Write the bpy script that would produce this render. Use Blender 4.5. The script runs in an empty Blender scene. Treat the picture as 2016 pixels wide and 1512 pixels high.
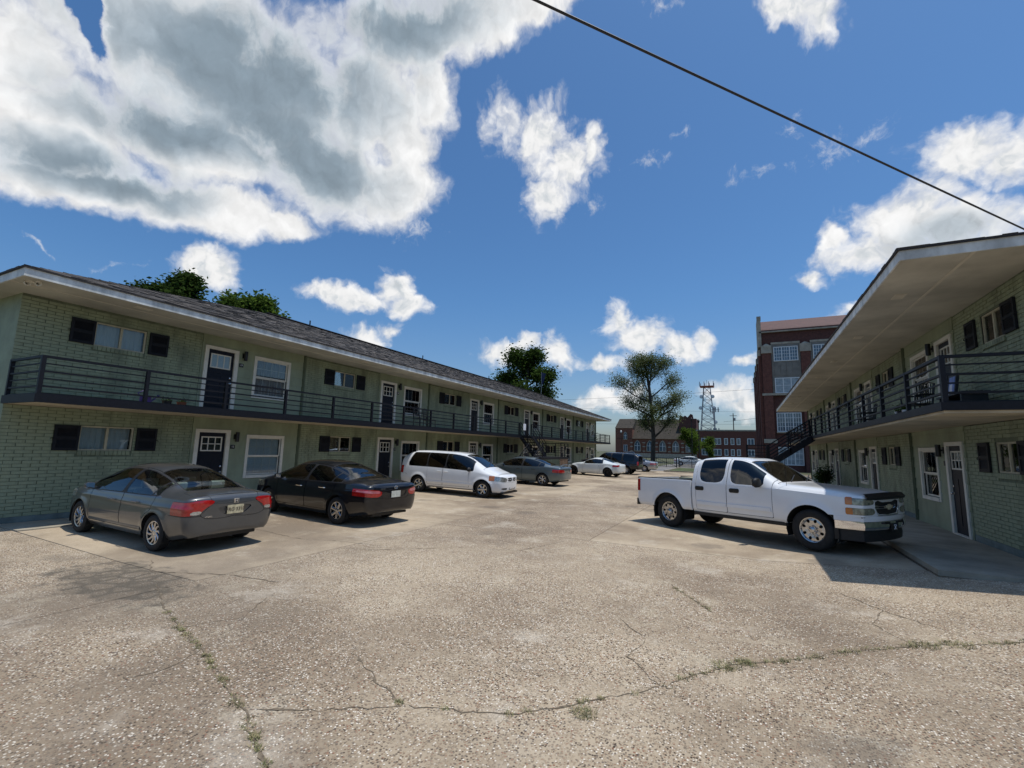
import bpy, bmesh, math, random
import numpy as np
from mathutils import Matrix, Vector
random.seed(7)
SC = bpy.context.scene
COL = SC.collection
R_ = math.radians

# ------------------------------------------------------------------ camera
CAM_H = 2.0
cam_d = bpy.data.cameras.new('camera')
cam_d.sensor_width = 36.0
cam_d.lens = 36.0 * 910.0 / 2016.0
cam_d.clip_start = 0.05
cam_d.clip_end = 4000
cam = bpy.data.objects.new('camera', cam_d)
COL.objects.link(cam)
cam.matrix_world = Matrix(((0.89685979, 0.03825365, 0.44065767, 0.0),
                           (0.44158822, -0.13452356, -0.88707568, 0.0),
                           (0.02534496, 0.99017174, -0.13754114, CAM_H),
                           (0, 0, 0, 1)))
SC.camera = cam

# ------------------------------------------------------------------ sun + exposure
SUN_EL, SUN_AZ = 76.0, 72.0          # azimuth clockwise from +Y
sun_d = bpy.data.lights.new('sun', 'SUN')
sun_d.energy = 4.6
sun_d.angle = R_(0.53)
sun_d.color = (1.0, 0.955, 0.88)
sun = bpy.data.objects.new('sun', sun_d)
COL.objects.link(sun)
sv = Vector((math.cos(R_(SUN_EL)) * math.sin(R_(SUN_AZ)), math.cos(R_(SUN_EL)) * math.cos(R_(SUN_AZ)), math.sin(R_(SUN_EL))))
sun.rotation_euler = sv.to_track_quat('Z', 'Y').to_euler()
sun.location = (0, 0, 60)
SC.view_settings.view_transform = 'Standard'
SC.view_settings.look = 'None'
SC.view_settings.exposure = -0.38
SC.view_settings.gamma = 1.0
SC.view_settings.use_curve_mapping = False

# ------------------------------------------------------------------ sky with cumulus clouds (world)
W = bpy.data.worlds.new('World')
SC.world = W
W.use_nodes = True
nt = W.node_tree
nt.nodes.clear()
def wn(t, **kw):
    n = nt.nodes.new(t)
    for k, v in kw.items():
        setattr(n, k, v)
    return n
def wl(a, b):
    nt.links.new(a, b)
def wmath(op, a, b=None, c=None, clamp=False):
    n = wn('ShaderNodeMath', operation=op, use_clamp=clamp)
    for i, v in enumerate((a, b, c)):
        if v is None: continue
        if isinstance(v, (int, float)): n.inputs[i].default_value = v
        else: wl(v, n.inputs[i])
    return n.outputs[0]
def wramp(v, a, b, lo=0.0, hi=1.0, smooth=True):
    n = wn('ShaderNodeMapRange', interpolation_type='SMOOTHSTEP' if smooth else 'LINEAR', clamp=True)
    wl(v, n.inputs['Value'])
    n.inputs['From Min'].default_value = a; n.inputs['From Max'].default_value = b
    n.inputs['To Min'].default_value = lo; n.inputs['To Max'].default_value = hi
    return n.outputs['Result']
def wvec(op, a, b):
    n = wn('ShaderNodeVectorMath', operation=op)
    wl(a, n.inputs[0])
    if isinstance(b, tuple): n.inputs[1].default_value = b
    elif b is not None: wl(b, n.inputs[1])
    return n
def wnoise(vec, scale, detail=6, rough=0.55, lac=2.1):
    n = wn('ShaderNodeTexNoise')
    n.inputs['Scale'].default_value = scale; n.inputs['Detail'].default_value = detail
    n.inputs['Roughness'].default_value = rough; n.inputs['Lacunarity'].default_value = lac
    wl(vec, n.inputs['Vector'])
    return n
sky = wn('ShaderNodeTexSky', sky_type='NISHITA')
sky.sun_disc = False
sky.sun_elevation = R_(SUN_EL); sky.sun_rotation = R_(SUN_AZ)
sky.altitude = 100; sky.air_density = 1.0; sky.dust_density = 1.3; sky.ozone_density = 1.6
tc = wn('ShaderNodeTexCoord')
sep = wn('ShaderNodeSeparateXYZ'); wl(tc.outputs['Generated'], sep.inputs[0])
az = wmath('ARCTAN2', sep.outputs[0], sep.outputs[1])
el = wmath('ARCSINE', sep.outputs[2])
cmb = wn('ShaderNodeCombineXYZ'); wl(az, cmb.inputs[0]); wl(el, cmb.inputs[1])
q0 = cmb.outputs[0]
n1 = wnoise(q0, 7.0, 4, 0.55)
w1 = wvec('SUBTRACT', n1.outputs['Color'], (0.5, 0.5, 0.5))
w1s = wvec('MULTIPLY', w1.outputs[0], (0.10, 0.08, 0.0))
n2 = wnoise(q0, 26.0, 4, 0.6)
w2 = wvec('SUBTRACT', n2.outputs['Color'], (0.5, 0.5, 0.5))
w2s = wvec('MULTIPLY', w2.outputs[0], (0.030, 0.026, 0.0))
qa = wvec('ADD', q0, w1s.outputs[0])
qb = wvec('ADD', qa.outputs[0], w2s.outputs[0]).outputs[0]
def blobs(lst, vec):
    out = None
    for (a, e, rx, ry, ph) in lst:
        m = wn('ShaderNodeMapping', vector_type='TEXTURE')
        m.inputs['Location'].default_value = (a, e, 0)
        m.inputs['Rotation'].default_value = (0, 0, ph)
        m.inputs['Scale'].default_value = (rx, ry, 1)
        wl(vec, m.inputs['Vector'])
        ln = wn('ShaderNodeVectorMath', operation='LENGTH'); wl(m.outputs[0], ln.inputs[0])
        f = wmath('SUBTRACT', 1.15, ln.outputs['Value'])
        out = f if out is None else wmath('SMOOTH_MAX', out, f, 0.12)
    return out
BIG = [(-1.172,0.642,0.246,0.089,0.26),(-1.008,0.609,0.288,0.122,0.03),(-1.283,0.450,0.130,0.087,0.12),(-0.883,0.526,0.170,0.093,-0.18),(-1.070,0.410,0.160,0.047,0.13),(-0.745,0.516,0.132,0.068,0.29),(-0.676,0.776,0.307,0.068,0.24),(-1.347,0.534,0.068,0.072,0.52),(-0.420,0.822,0.130,0.031,0.18),(-1.10,0.50,0.20,0.07,0.1),(-0.80,0.64,0.16,0.10,0.1),(-0.72,0.60,0.07,0.06,0.0),(-1.232,0.389,0.145,0.038,0.26),(-0.668,0.688,0.065,0.064,-0.26),(-0.949,0.413,0.065,0.032,0.13)]
CUM = [(-0.426,0.630,0.115,0.062,-0.32),(-0.353,0.584,0.088,0.063,-0.03),(-0.393,0.516,0.053,0.052,-0.01),(-0.295,0.610,0.034,0.046,0.20),(0.339,0.463,0.059,0.056,-0.36),(0.386,0.423,0.050,0.069,-0.37),(0.269,0.395,0.084,0.056,0.03),(0.210,0.345,0.077,0.043,0.09),(0.341,0.359,0.094,0.052,-0.30),(0.168,0.388,0.031,0.030,-0.22),(0.132,0.321,0.036,0.018,-0.17),(-1.083,0.314,0.045,0.040,-0.17),(-1.050,0.299,0.041,0.036,0.21),(-0.802,0.298,0.112,0.028,0.04),(-0.731,0.327,0.048,0.036,0.11),(-0.698,0.299,0.065,0.029,0.09),(-0.767,0.230,0.051,0.023,-0.08),(-0.721,0.245,0.037,0.021,0.09),(-0.234,0.274,0.032,0.047,-0.04),(-0.187,0.231,0.073,0.052,-0.21),(-0.116,0.207,0.070,0.036,-0.23),(-0.272,0.179,0.059,0.019,-0.01),(-0.067,0.220,0.027,0.035,-0.06),(-0.472,0.210,0.084,0.031,0.03),(-0.427,0.227,0.039,0.027,0.02),(-0.360,0.201,0.039,0.049,0.00),(-0.272,0.109,0.069,0.027,0.18),(-0.220,0.104,0.062,0.032,0.00),(-0.032,0.117,0.059,0.030,-0.03),(0.003,0.092,0.053,0.025,-0.02),(0.015,0.178,0.035,0.016,0.13),(0.136,0.729,0.078,0.031,-0.49),(0.189,0.254,0.051,0.022,0.37),
       (0.75,0.5,0.2,0.1,0.1),(2.1,0.45,0.22,0.09,0.2),(2.9,0.6,0.3,0.12,0.0),(-1.95,0.55,0.2,0.1,-0.1)]
WISP = [(-0.120,0.803,0.039,0.016,-0.16),(0.178,0.525,0.040,0.029,0.16),(0.115,0.574,0.022,0.027,-0.27),(0.239,0.532,0.041,0.017,0.03),(0.039,0.511,0.050,0.013,-0.05),(-0.155,0.580,0.037,0.013,0.08),(-0.100,0.612,0.029,0.008,-0.09),(-0.284,0.506,0.023,0.017,-0.06),(-0.685,0.448,0.056,0.024,0.11),(-1.186,0.275,0.042,0.006,0.50),(-1.288,0.273,0.034,0.004,-0.53)]
GREY = [(-1.03,0.640,0.27,0.10,0.1),(-0.95,0.545,0.20,0.075,-0.15),(-0.80,0.775,0.26,0.075,0.2),(-1.22,0.415,0.13,0.036,0.15),(-1.15,0.52,0.16,0.05,0.1),(0.31,0.352,0.09,0.035,-0.1)]
def wvor(vec, scale, detail, rough):
    n = wn('ShaderNodeTexVoronoi', feature='F1', distance='EUCLIDEAN', normalize=True)
    n.inputs['Scale'].default_value = scale; n.inputs['Detail'].default_value = detail; n.inputs['Roughness'].default_value = rough
    wl(vec, n.inputs['Vector'])
    return n.outputs['Distance']
fb = wnoise(qa.outputs[0], 12.0, 8, 0.64).outputs['Fac']
fine = wnoise(qa.outputs[0], 34.0, 5, 0.66).outputs['Fac']
def lump(vec):
    """cauliflower relief: rounded cells plus soft noise"""
    return wmath('ADD', wmath('MULTIPLY', wmath('SUBTRACT', 0.34, wvor(vec, 17.0, 3.0, 0.62)), 1.9), wmath('MULTIPLY', wmath('SUBTRACT', wnoise(vec, 12.0, 4, 0.6).outputs['Fac'], 0.5), 1.2))
hole = blobs([(-1.275,0.615,0.052,0.030,-1.0)], qb)
dbig = wmath('SUBTRACT', blobs(BIG, qb), wramp(wmath('ADD', hole, wmath('MULTIPLY', wmath('SUBTRACT', fb, 0.5), 1.6)), -0.1, 0.9, 0.0, 1.5))
dcum = blobs(CUM, qb)
dw = wmath('MULTIPLY', blobs(WISP, qb), 0.8)
lum0 = lump(qb)
rag = wmath('MULTIPLY', wmath('SUBTRACT', fb, 0.5), 1.5)
d1 = wmath('ADD', wmath('MULTIPLY', dbig, 2.1), wmath('ADD', wmath('MULTIPLY', lum0, 0.55), wmath('MULTIPLY', rag, 1.1)))
d2 = wmath('ADD', wmath('MULTIPLY', dcum, 1.05), wmath('ADD', wmath('MULTIPLY', lum0, 0.75), rag))
d3 = wmath('ADD', dw, wmath('MULTIPLY', wmath('SUBTRACT', fine, 0.54), 4.0))
dall = wmath('MAXIMUM', d1, d2)
a1 = wramp(d1, 0.0, 1.25); a2 = wramp(d2, 0.05, 0.95); a3 = wramp(d3, 0.0, 1.5, 0.0, 0.55)
alpha = wmath('MAXIMUM', wmath('MAXIMUM', a1, a2), a3)
# relief: compare the lumps with themselves a little higher up, towards the sun
up = wvec('ADD', qb, (0.010, 0.016, 0.0)).outputs[0]
relief = wramp(wmath('SUBTRACT', lum0, lump(up)), -0.55, 0.55, 0.0, 1.0, False)
gry = blobs(GREY, qa.outputs[0])
gsoft = wnoise(q0, 4.5, 4, 0.5).outputs['Fac']
gsum = wmath('ADD', gry, wmath('ADD', wmath('MULTIPLY', wmath('SUBTRACT', gsoft, 0.5), 1.2), wmath('MULTIPLY', lum0, -0.10)))
gfac = wmath('MULTIPLY', wramp(gsum, -0.40, 0.75), wramp(d1, 0.55, 1.7))
gfac2 = wmath('MULTIPLY', wramp(gry, 0.0, 0.9, 0.0, 0.55), wramp(d2, 0.4, 1.0))
g = wmath('MAXIMUM', gfac, gfac2)
base = wmath('MULTIPLY', wramp(relief, 0.2, 0.55, 1.0, 0.0), wramp(d2, 0.5, 1.1))
shade = wmath('ADD', wmath('MULTIPLY', relief, 0.30), 0.74)
shade = wmath('MULTIPLY', shade, wmath('SUBTRACT', 1.0, wmath('MULTIPLY', g, 0.56)))
shade = wmath('MULTIPLY', shade, wmath('SUBTRACT', 1.0, wmath('MULTIPLY', base, 0.16)))
gt = wmath('MAXIMUM', g, wmath('MULTIPLY', base, 0.4))
cc = wn('ShaderNodeMix', data_type='RGBA'); wl(gt, cc.inputs[0])
cc.inputs[6].default_value = (1.0, 1.0, 1.0, 1); cc.inputs[7].default_value = (0.66, 0.84, 1.0, 1)
SKY_STR, CLOUD = 0.1, 1.27
cs = wn('ShaderNodeVectorMath', operation='SCALE'); wl(cc.outputs[2], cs.inputs[0]); wl(wmath('MULTIPLY', shade, CLOUD / SKY_STR), cs.inputs['Scale'])
hs = wn('ShaderNodeHueSaturation'); wl(sky.outputs[0], hs.inputs['Color'])
hs.inputs['Saturation'].default_value = 1.05; hs.inputs['Value'].default_value = 1.0
air = wn('ShaderNodeVectorMath', operation='MULTIPLY'); wl(hs.outputs[0], air.inputs[0]); tint = wn('ShaderNodeMix', data_type='RGBA'); wl(wramp(el, -0.02, 0.34), tint.inputs[0]); tint.inputs[6].default_value = (1.10, 1.20, 1.36, 1); tint.inputs[7].default_value = (0.84, 1.28, 1.62, 1); wl(tint.outputs[2], air.inputs[1])
mx = wn('ShaderNodeMix', data_type='RGBA'); wl(alpha, mx.inputs[0]); wl(air.outputs[0], mx.inputs[6]); wl(cs.outputs[0], mx.inputs[7])
bg = wn('ShaderNodeBackground'); wl(mx.outputs[2], bg.inputs['Color']); bg.inputs['Strength'].default_value = SKY_STR
out = wn('ShaderNodeOutputWorld'); wl(bg.outputs[0], out.inputs['Surface'])
W.cycles.sampling_method = 'MANUAL'
W.cycles.sample_map_resolution = 512
SC.cycles.max_bounces = 6
SC.cycles.glossy_bounces = 3
SC.cycles.transparent_max_bounces = 12
SC.cycles.sample_clamp_indirect = 6

# ------------------------------------------------------------------ helpers
MATS = {}
def new_mat(name):
    m = bpy.data.materials.new(name)
    m.use_nodes = True
    MATS[name] = m
    return m, m.node_tree, m.node_tree.nodes['Principled BSDF']
def setp(b, **kw):
    for k, v in kw.items():
        b.inputs[k.replace('_', ' ')].default_value = v
def mat(name, col, rough=0.6, metal=0.0, var=0.12, scale=6.0, bump=0.0, bscale=60.0, spec=0.5, col2=None, coat=0.0, detail=5, stretch=None):
    """principled material with a noise-driven colour variation and fine bump"""
    m, t, b = new_mat(name)
    col = tuple(col)
    c2 = tuple(col2) if col2 else tuple(max(0.0, c * (1 - var * 2)) for c in col)
    c1 = col if col2 else tuple(min(1.0, c * (1 + var * 0.6)) for c in col)
    tcn = t.nodes.new('ShaderNodeTexCoord')
    src = tcn.outputs['Object']
    if stretch:
        mp = t.nodes.new('ShaderNodeMapping'); mp.inputs['Scale'].default_value = stretch
        t.links.new(src, mp.inputs[0]); src = mp.outputs[0]
    n = t.nodes.new('ShaderNodeTexNoise'); n.inputs['Scale'].default_value = scale; n.inputs['Detail'].default_value = detail; n.inputs['Roughness'].default_value = 0.6
    t.links.new(src, n.inputs['Vector'])
    r = t.nodes.new('ShaderNodeMapRange'); r.inputs['From Min'].default_value = 0.3; r.inputs['From Max'].default_value = 0.7
    t.links.new(n.outputs['Fac'], r.inputs['Value'])
    mxn = t.nodes.new('ShaderNodeMix'); mxn.data_type = 'RGBA'
    mxn.inputs[6].default_value = c1 + (1,); mxn.inputs[7].default_value = c2 + (1,)
    t.links.new(r.outputs['Result'], mxn.inputs[0]); t.links.new(mxn.outputs[2], b.inputs['Base Color'])
    setp(b, Roughness=rough, Metallic=metal)
    b.inputs['Specular IOR Level'].default_value = spec
    if coat:
        b.inputs['Coat Weight'].default_value = coat; b.inputs['Coat Roughness'].default_value = 0.03
    if bump:
        n2 = t.nodes.new('ShaderNodeTexNoise'); n2.inputs['Scale'].default_value = bscale; n2.inputs['Detail'].default_value = 4
        t.links.new(src, n2.inputs['Vector'])
        bn = t.nodes.new('ShaderNodeBump'); bn.inputs['Strength'].default_value = bump; bn.inputs['Distance'].default_value = 0.01
        t.links.new(n2.outputs['Fac'], bn.inputs['Height']); t.links.new(bn.outputs[0], b.inputs['Normal'])
    return m
def glass_mat(name, tint, refl=1.0, rough=0.0, ior=1.6):
    m = bpy.data.materials.new(name); m.use_nodes = True; MATS[name] = m
    t = m.node_tree; t.nodes.clear()
    o = t.nodes.new('ShaderNodeOutputMaterial'); mixs = t.nodes.new('ShaderNodeMixShader')
    tr = t.nodes.new('ShaderNodeBsdfTransparent'); gl = t.nodes.new('ShaderNodeBsdfGlossy'); fr = t.nodes.new('ShaderNodeFresnel')
    tr.inputs['Color'].default_value = tuple(tint) + (1,); gl.inputs['Roughness'].default_value = rough
    gl.inputs['Color'].default_value = (refl, refl, refl, 1)
    fr.inputs['IOR'].default_value = ior
    t.links.new(fr.outputs[0], mixs.inputs[0]); t.links.new(tr.outputs[0], mixs.inputs[1]); t.links.new(gl.outputs[0], mixs.inputs[2]); t.links.new(mixs.outputs[0], o.inputs['Surface'])
    return m

def leaf_mat(name, col, var=0.35):
    m = bpy.data.materials.new(name); m.use_nodes = True; MATS[name] = m
    t = m.node_tree; t.nodes.clear(); L = t.links.new
    o = t.nodes.new('ShaderNodeOutputMaterial'); mx_ = t.nodes.new('ShaderNodeMixShader'); d = t.nodes.new('ShaderNodeBsdfDiffuse'); tr = t.nodes.new('ShaderNodeBsdfTranslucent')
    n = t.nodes.new('ShaderNodeTexNoise'); n.inputs['Scale'].default_value = 0.7; n.inputs['Detail'].default_value = 5; g_ = t.nodes.new('ShaderNodeNewGeometry'); L(g_.outputs['Position'], n.inputs['Vector'])
    r = t.nodes.new('ShaderNodeValToRGB'); L(n.outputs['Fac'], r.inputs[0]); r.color_ramp.elements[0].position = .3; r.color_ramp.elements[1].position = .7
    r.color_ramp.elements[0].color = tuple(c*(1-var) for c in col) + (1,); r.color_ramp.elements[1].color = tuple(c*(1+var) for c in col) + (1,)
    L(r.outputs[0], d.inputs['Color']); L(r.outputs[0], tr.inputs['Color']); mx_.inputs[0].default_value = .42
    L(d.outputs[0], mx_.inputs[1]); L(tr.outputs[0], mx_.inputs[2]); L(mx_.outputs[0], o.inputs['Surface'])

class MB:
    """collects faces, builds ONE mesh object"""
    def __init__(s): s.v = []; s.f = []; s.m = []
    def add(s, vs, fs, mi=0):
        k = len(s.v); s.v.extend(vs)
        for f in fs: s.f.append([i + k for i in f]); s.m.append(mi)
        return s
    def box(s, x0, x1, y0, y1, z0, z1, mi=0):
        x0, x1 = min(x0, x1), max(x0, x1); y0, y1 = min(y0, y1), max(y0, y1); z0, z1 = min(z0, z1), max(z0, z1)
        return s.add([(x0,y0,z0),(x1,y0,z0),(x1,y1,z0),(x0,y1,z0),(x0,y0,z1),(x1,y0,z1),(x1,y1,z1),(x0,y1,z1)],
              [(0,3,2,1),(4,5,6,7),(0,1,5,4),(1,2,6,5),(2,3,7,6),(3,0,4,7)], mi)
    def cbox(s, c, sz, mi=0):
        return s.box(c[0]-sz[0]/2, c[0]+sz[0]/2, c[1]-sz[1]/2, c[1]+sz[1]/2, c[2]-sz[2]/2, c[2]+sz[2]/2, mi)
    def quad(s, a, b, c, d, mi=0): return s.add([a, b, c, d], [(0, 1, 2, 3)], mi)
    def tube(s, pts, rad, n=8, mi=0, caps=True):
        pts = [Vector(p) for p in pts]
        if not isinstance(rad, (list, tuple)): rad = [rad] * len(pts)
        k = len(s.v); ref = None
        for i, p in enumerate(pts):
            d = (pts[min(i+1, len(pts)-1)] - pts[max(i-1, 0)])
            if d.length < 1e-9: d = Vector((0, 0, 1))
            d.normalize()
            if ref is None: ref = Vector((0, 0, 1)) if abs(d.z) < 0.9 else Vector((1, 0, 0))
            a = d.cross(ref)
            if a.length < 1e-4: a = d.cross(Vector((1, 0.3, 0)))
            a.normalize(); b = a.cross(d).normalized(); ref = b
            for j in range(n):
                t = 2 * math.pi * j / n
                s.v.append(tuple(p + (a * math.cos(t) + b * math.sin(t)) * rad[i]))
        for i in range(len(pts) - 1):
            for j in range(n):
                s.f.append([k+i*n+j, k+i*n+(j+1)%n, k+(i+1)*n+(j+1)%n, k+(i+1)*n+j]); s.m.append(mi)
        if caps:
            s.f.append([k+j for j in range(n)][::-1]); s.m.append(mi)
            s.f.append([k+(len(pts)-1)*n+j for j in range(n)]); s.m.append(mi)
        return s
    def bar(s, a, b, w, h, mi=0, upv=(0, 0, 1)):
        """rectangular bar from a to b, w across, h along up"""
        a, b = Vector(a), Vector(b); d = (b - a).normalized(); u = Vector(upv)
        sd = d.cross(u)
        if sd.length < 1e-5: sd = d.cross(Vector((1, 0, 0)))
        sd.normalize(); u = sd.cross(d).normalized()
        c = []
        for p in (a, b):
            for i, j in ((-1,-1),(1,-1),(1,1),(-1,1)): c.append(tuple(p + sd*(w/2*i) + u*(h/2*j)))
        return s.add(c, [(3,2,1,0),(4,5,6,7),(0,1,5,4),(1,2,6,5),(2,3,7,6),(3,0,4,7)], mi)
    def lathe(s, prof, n=24, axis='z', c=(0,0,0), mi=0):
        """prof: (r, h) list, revolved"""
        k = len(s.v)
        for (r, h) in prof:
            for j in range(n):
                t = 2*math.pi*j/n; a, b = r*math.cos(t), r*math.sin(t)
                p = (a, b, h) if axis == 'z' else ((a, h, b) if axis == 'y' else (h, a, b))
                s.v.append((p[0]+c[0], p[1]+c[1], p[2]+c[2]))
        for i in range(len(prof)-1):
            for j in range(n):
                q = [k+i*n+j, k+i*n+(j+1)%n, k+(i+1)*n+(j+1)%n, k+(i+1)*n+j]
                s.f.append(q if axis != 'y' else q[::-1]); s.m.append(mi)
        return s
    def prism(s, poly, axis, a, b, mi=0):
        """extrude a 2d polygon along an axis; axis 'y': poly is (x,z); 'x': (y,z); 'z': (x,y)"""
        n = len(poly)
        def P(p, t): return (p[0], t, p[1]) if axis == 'y' else ((t, p[0], p[1]) if axis == 'x' else (p[0], p[1], t))
        vs = [P(p, a) for p in poly] + [P(p, b) for p in poly]
        fs = [list(range(n)), list(range(2*n-1, n-1, -1))] + [[i, i+n, (i+1)%n+n, (i+1)%n] for i in range(n)]
        return s.add(vs, fs, mi)
    def mesh(s, name, mats, smooth=False, fixn=True):
        me = bpy.data.meshes.new(name)
        me.from_pydata([tuple(map(float, p)) for p in s.v], [], s.f)
        for m in (mats if isinstance(mats, (list, tuple)) else [mats]): me.materials.append(MATS[m] if isinstance(m, str) else m)
        me.polygons.foreach_set('material_index', s.m)
        if fixn:
            bm = bmesh.new(); bm.from_mesh(me); bmesh.ops.recalc_face_normals(bm, faces=bm.faces); bm.to_mesh(me); bm.free()
        if smooth:
            me.polygons.foreach_set('use_smooth', [True] * len(me.polygons))
            if smooth != 'all': me.set_sharp_from_angle(angle=R_(38))
        me.update()
        return me
    def build(s, name, mats, parent=None, smooth=False, loc=None, fixn=True):
        return link(name, s.mesh(name, mats, smooth, fixn), parent, loc)
def link(name, me, parent=None, loc=None, rot=None):
    o = bpy.data.objects.new(name, me); COL.objects.link(o)
    if parent: o.parent = parent
    if loc is not None: o.location = loc
    if rot is not None: o.rotation_euler = rot
    return o
def tag(o, label=None, cat=None, group=None, kind=None):
    if label: o['label'] = label
    if cat: o['category'] = cat
    if group: o['group'] = group
    if kind: o['kind'] = kind
    return o
def thing(name, loc, label, cat, group=None, rz=0.0):
    o = bpy.data.objects.new(name, None); COL.objects.link(o); o.location = loc; o.rotation_euler = (0, 0, rz)
    o.empty_display_size = 0.2
    return tag(o, label, cat, group)
def copy_tree(o, parent=None):
    c = o.copy(); COL.objects.link(c)
    if parent is not None: c.parent = parent
    for ch in list(o.children): copy_tree(ch, c)
    return c
def text_mesh(s, size, depth=0.002):
    cu = bpy.data.curves.new('t', 'FONT'); cu.body = s; cu.size = size; cu.extrude = depth; cu.align_x = 'CENTER'; cu.align_y = 'CENTER'
    o = bpy.data.objects.new('t', cu); COL.objects.link(o)
    me = bpy.data.meshes.new_from_object(o.evaluated_get(bpy.context.evaluated_depsgraph_get()))
    bpy.data.objects.remove(o); bpy.data.curves.remove(cu)
    return me
def ground_z(x, y=20.0):
    z = 0.0
    if x < -9: z = 0.02 * min(-x - 9, 6.0)
    if x > 0.3: z = 0.055 * min(x - 0.3, 4.2)
    return z
# ------------------------------------------------------------------ materials
mat('paint_green', (0.275, 0.322, 0.212), 0.62, var=0.14, scale=2.2, bump=0.25, bscale=90)
mat('paint_green_brick', (0.290, 0.338, 0.222), 0.6, var=0.24, scale=1.6, bump=0.5, bscale=70, stretch=(1, 1.5, 0.6), detail=9)
mat('paint_green_joint', (0.160, 0.192, 0.126), 0.75, var=0.2, scale=8, bump=0.4, bscale=120)
mat('siding_green', (0.292, 0.336, 0.224), 0.55, var=0.16, scale=1.6, bump=0.15, bscale=140, stretch=(1, 1.0, 0.45), detail=8)
mat('trim_dark_green', (0.13, 0.16, 0.10), 0.6, var=0.1)
mat('base_grey_blue', (0.17, 0.215, 0.21), 0.7, var=0.2, scale=4, bump=0.3)
mat('soffit_cream', (0.52, 0.50, 0.43), 0.7, var=0.16, scale=0.9, bump=0.08, bscale=30, detail=9)
mat('slab_cream', (0.54, 0.47, 0.34), 0.75, var=0.18, scale=1.3, bump=0.15, bscale=40, detail=9)
mat('fascia_white', (0.72, 0.74, 0.72), 0.55, var=0.26, scale=2.2, bump=0.2, stretch=(1, 1.6, 0.5), detail=8)
mat('trim_white', (0.74, 0.71, 0.62), 0.5, var=0.07, scale=5)
mat('frame_tan', (0.50, 0.46, 0.33), 0.45, var=0.1, scale=8)
mat('navy_paint', (0.007, 0.009, 0.017), 0.5, spec=0.3, var=0.15, scale=10)
mat('shutter_black', (0.008, 0.010, 0.015), 0.6, spec=0.3, var=0.2, scale=20, bump=0.2)
mat('rail_black', (0.006, 0.007, 0.012), 0.55, spec=0.3, var=0.25, scale=14, bump=0.1)
mat('lamp_black', (0.008, 0.008, 0.009), 0.4, var=0.1)
mat('room_dark', (0.05, 0.048, 0.045), 0.9, var=0.1)
mat('blind_white', (0.62, 0.66, 0.68), 0.7, var=0.06, scale=1.0)
mat('curtain_grey', (0.36, 0.36, 0.37), 0.85, var=0.25, scale=5, stretch=(1, 6, 0.4))
mat('curtain_brown', (0.30, 0.22, 0.13), 0.85, var=0.15, scale=3)
mat('curtain_red', (0.42, 0.10, 0.06), 0.85, var=0.15, scale=3)
mat('metal_chrome', (0.75, 0.75, 0.76), 0.16, metal=1.0, var=0.04)
mat('paper_white', (0.8, 0.8, 0.82), 0.8, var=0.03)
mat('plate_black', (0.012, 0.012, 0.013), 0.5, var=0.1)
mat('shingle_a', (0.075, 0.066, 0.062), 0.92, var=0.3, scale=40, bump=0.5, bscale=200)
mat('shingle_b', (0.125, 0.108, 0.096), 0.92, var=0.3, scale=40, bump=0.5, bscale=200)
mat('shingle_c', (0.048, 0.045, 0.046), 0.92, var=0.3, scale=40, bump=0.5, bscale=200)
mat('vent_white', (0.60, 0.56, 0.47), 0.6, var=0.05)
mat('wood_brown', (0.16, 0.10, 0.065), 0.8, var=0.25, scale=5, bump=0.3, stretch=(1, 1, 6))
mat('soil', (0.20, 0.155, 0.105), 0.95, var=0.3, scale=20, bump=0.6)
glass_mat('window_glass', (0.84, 0.88, 0.88), ior=1.45)

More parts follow.
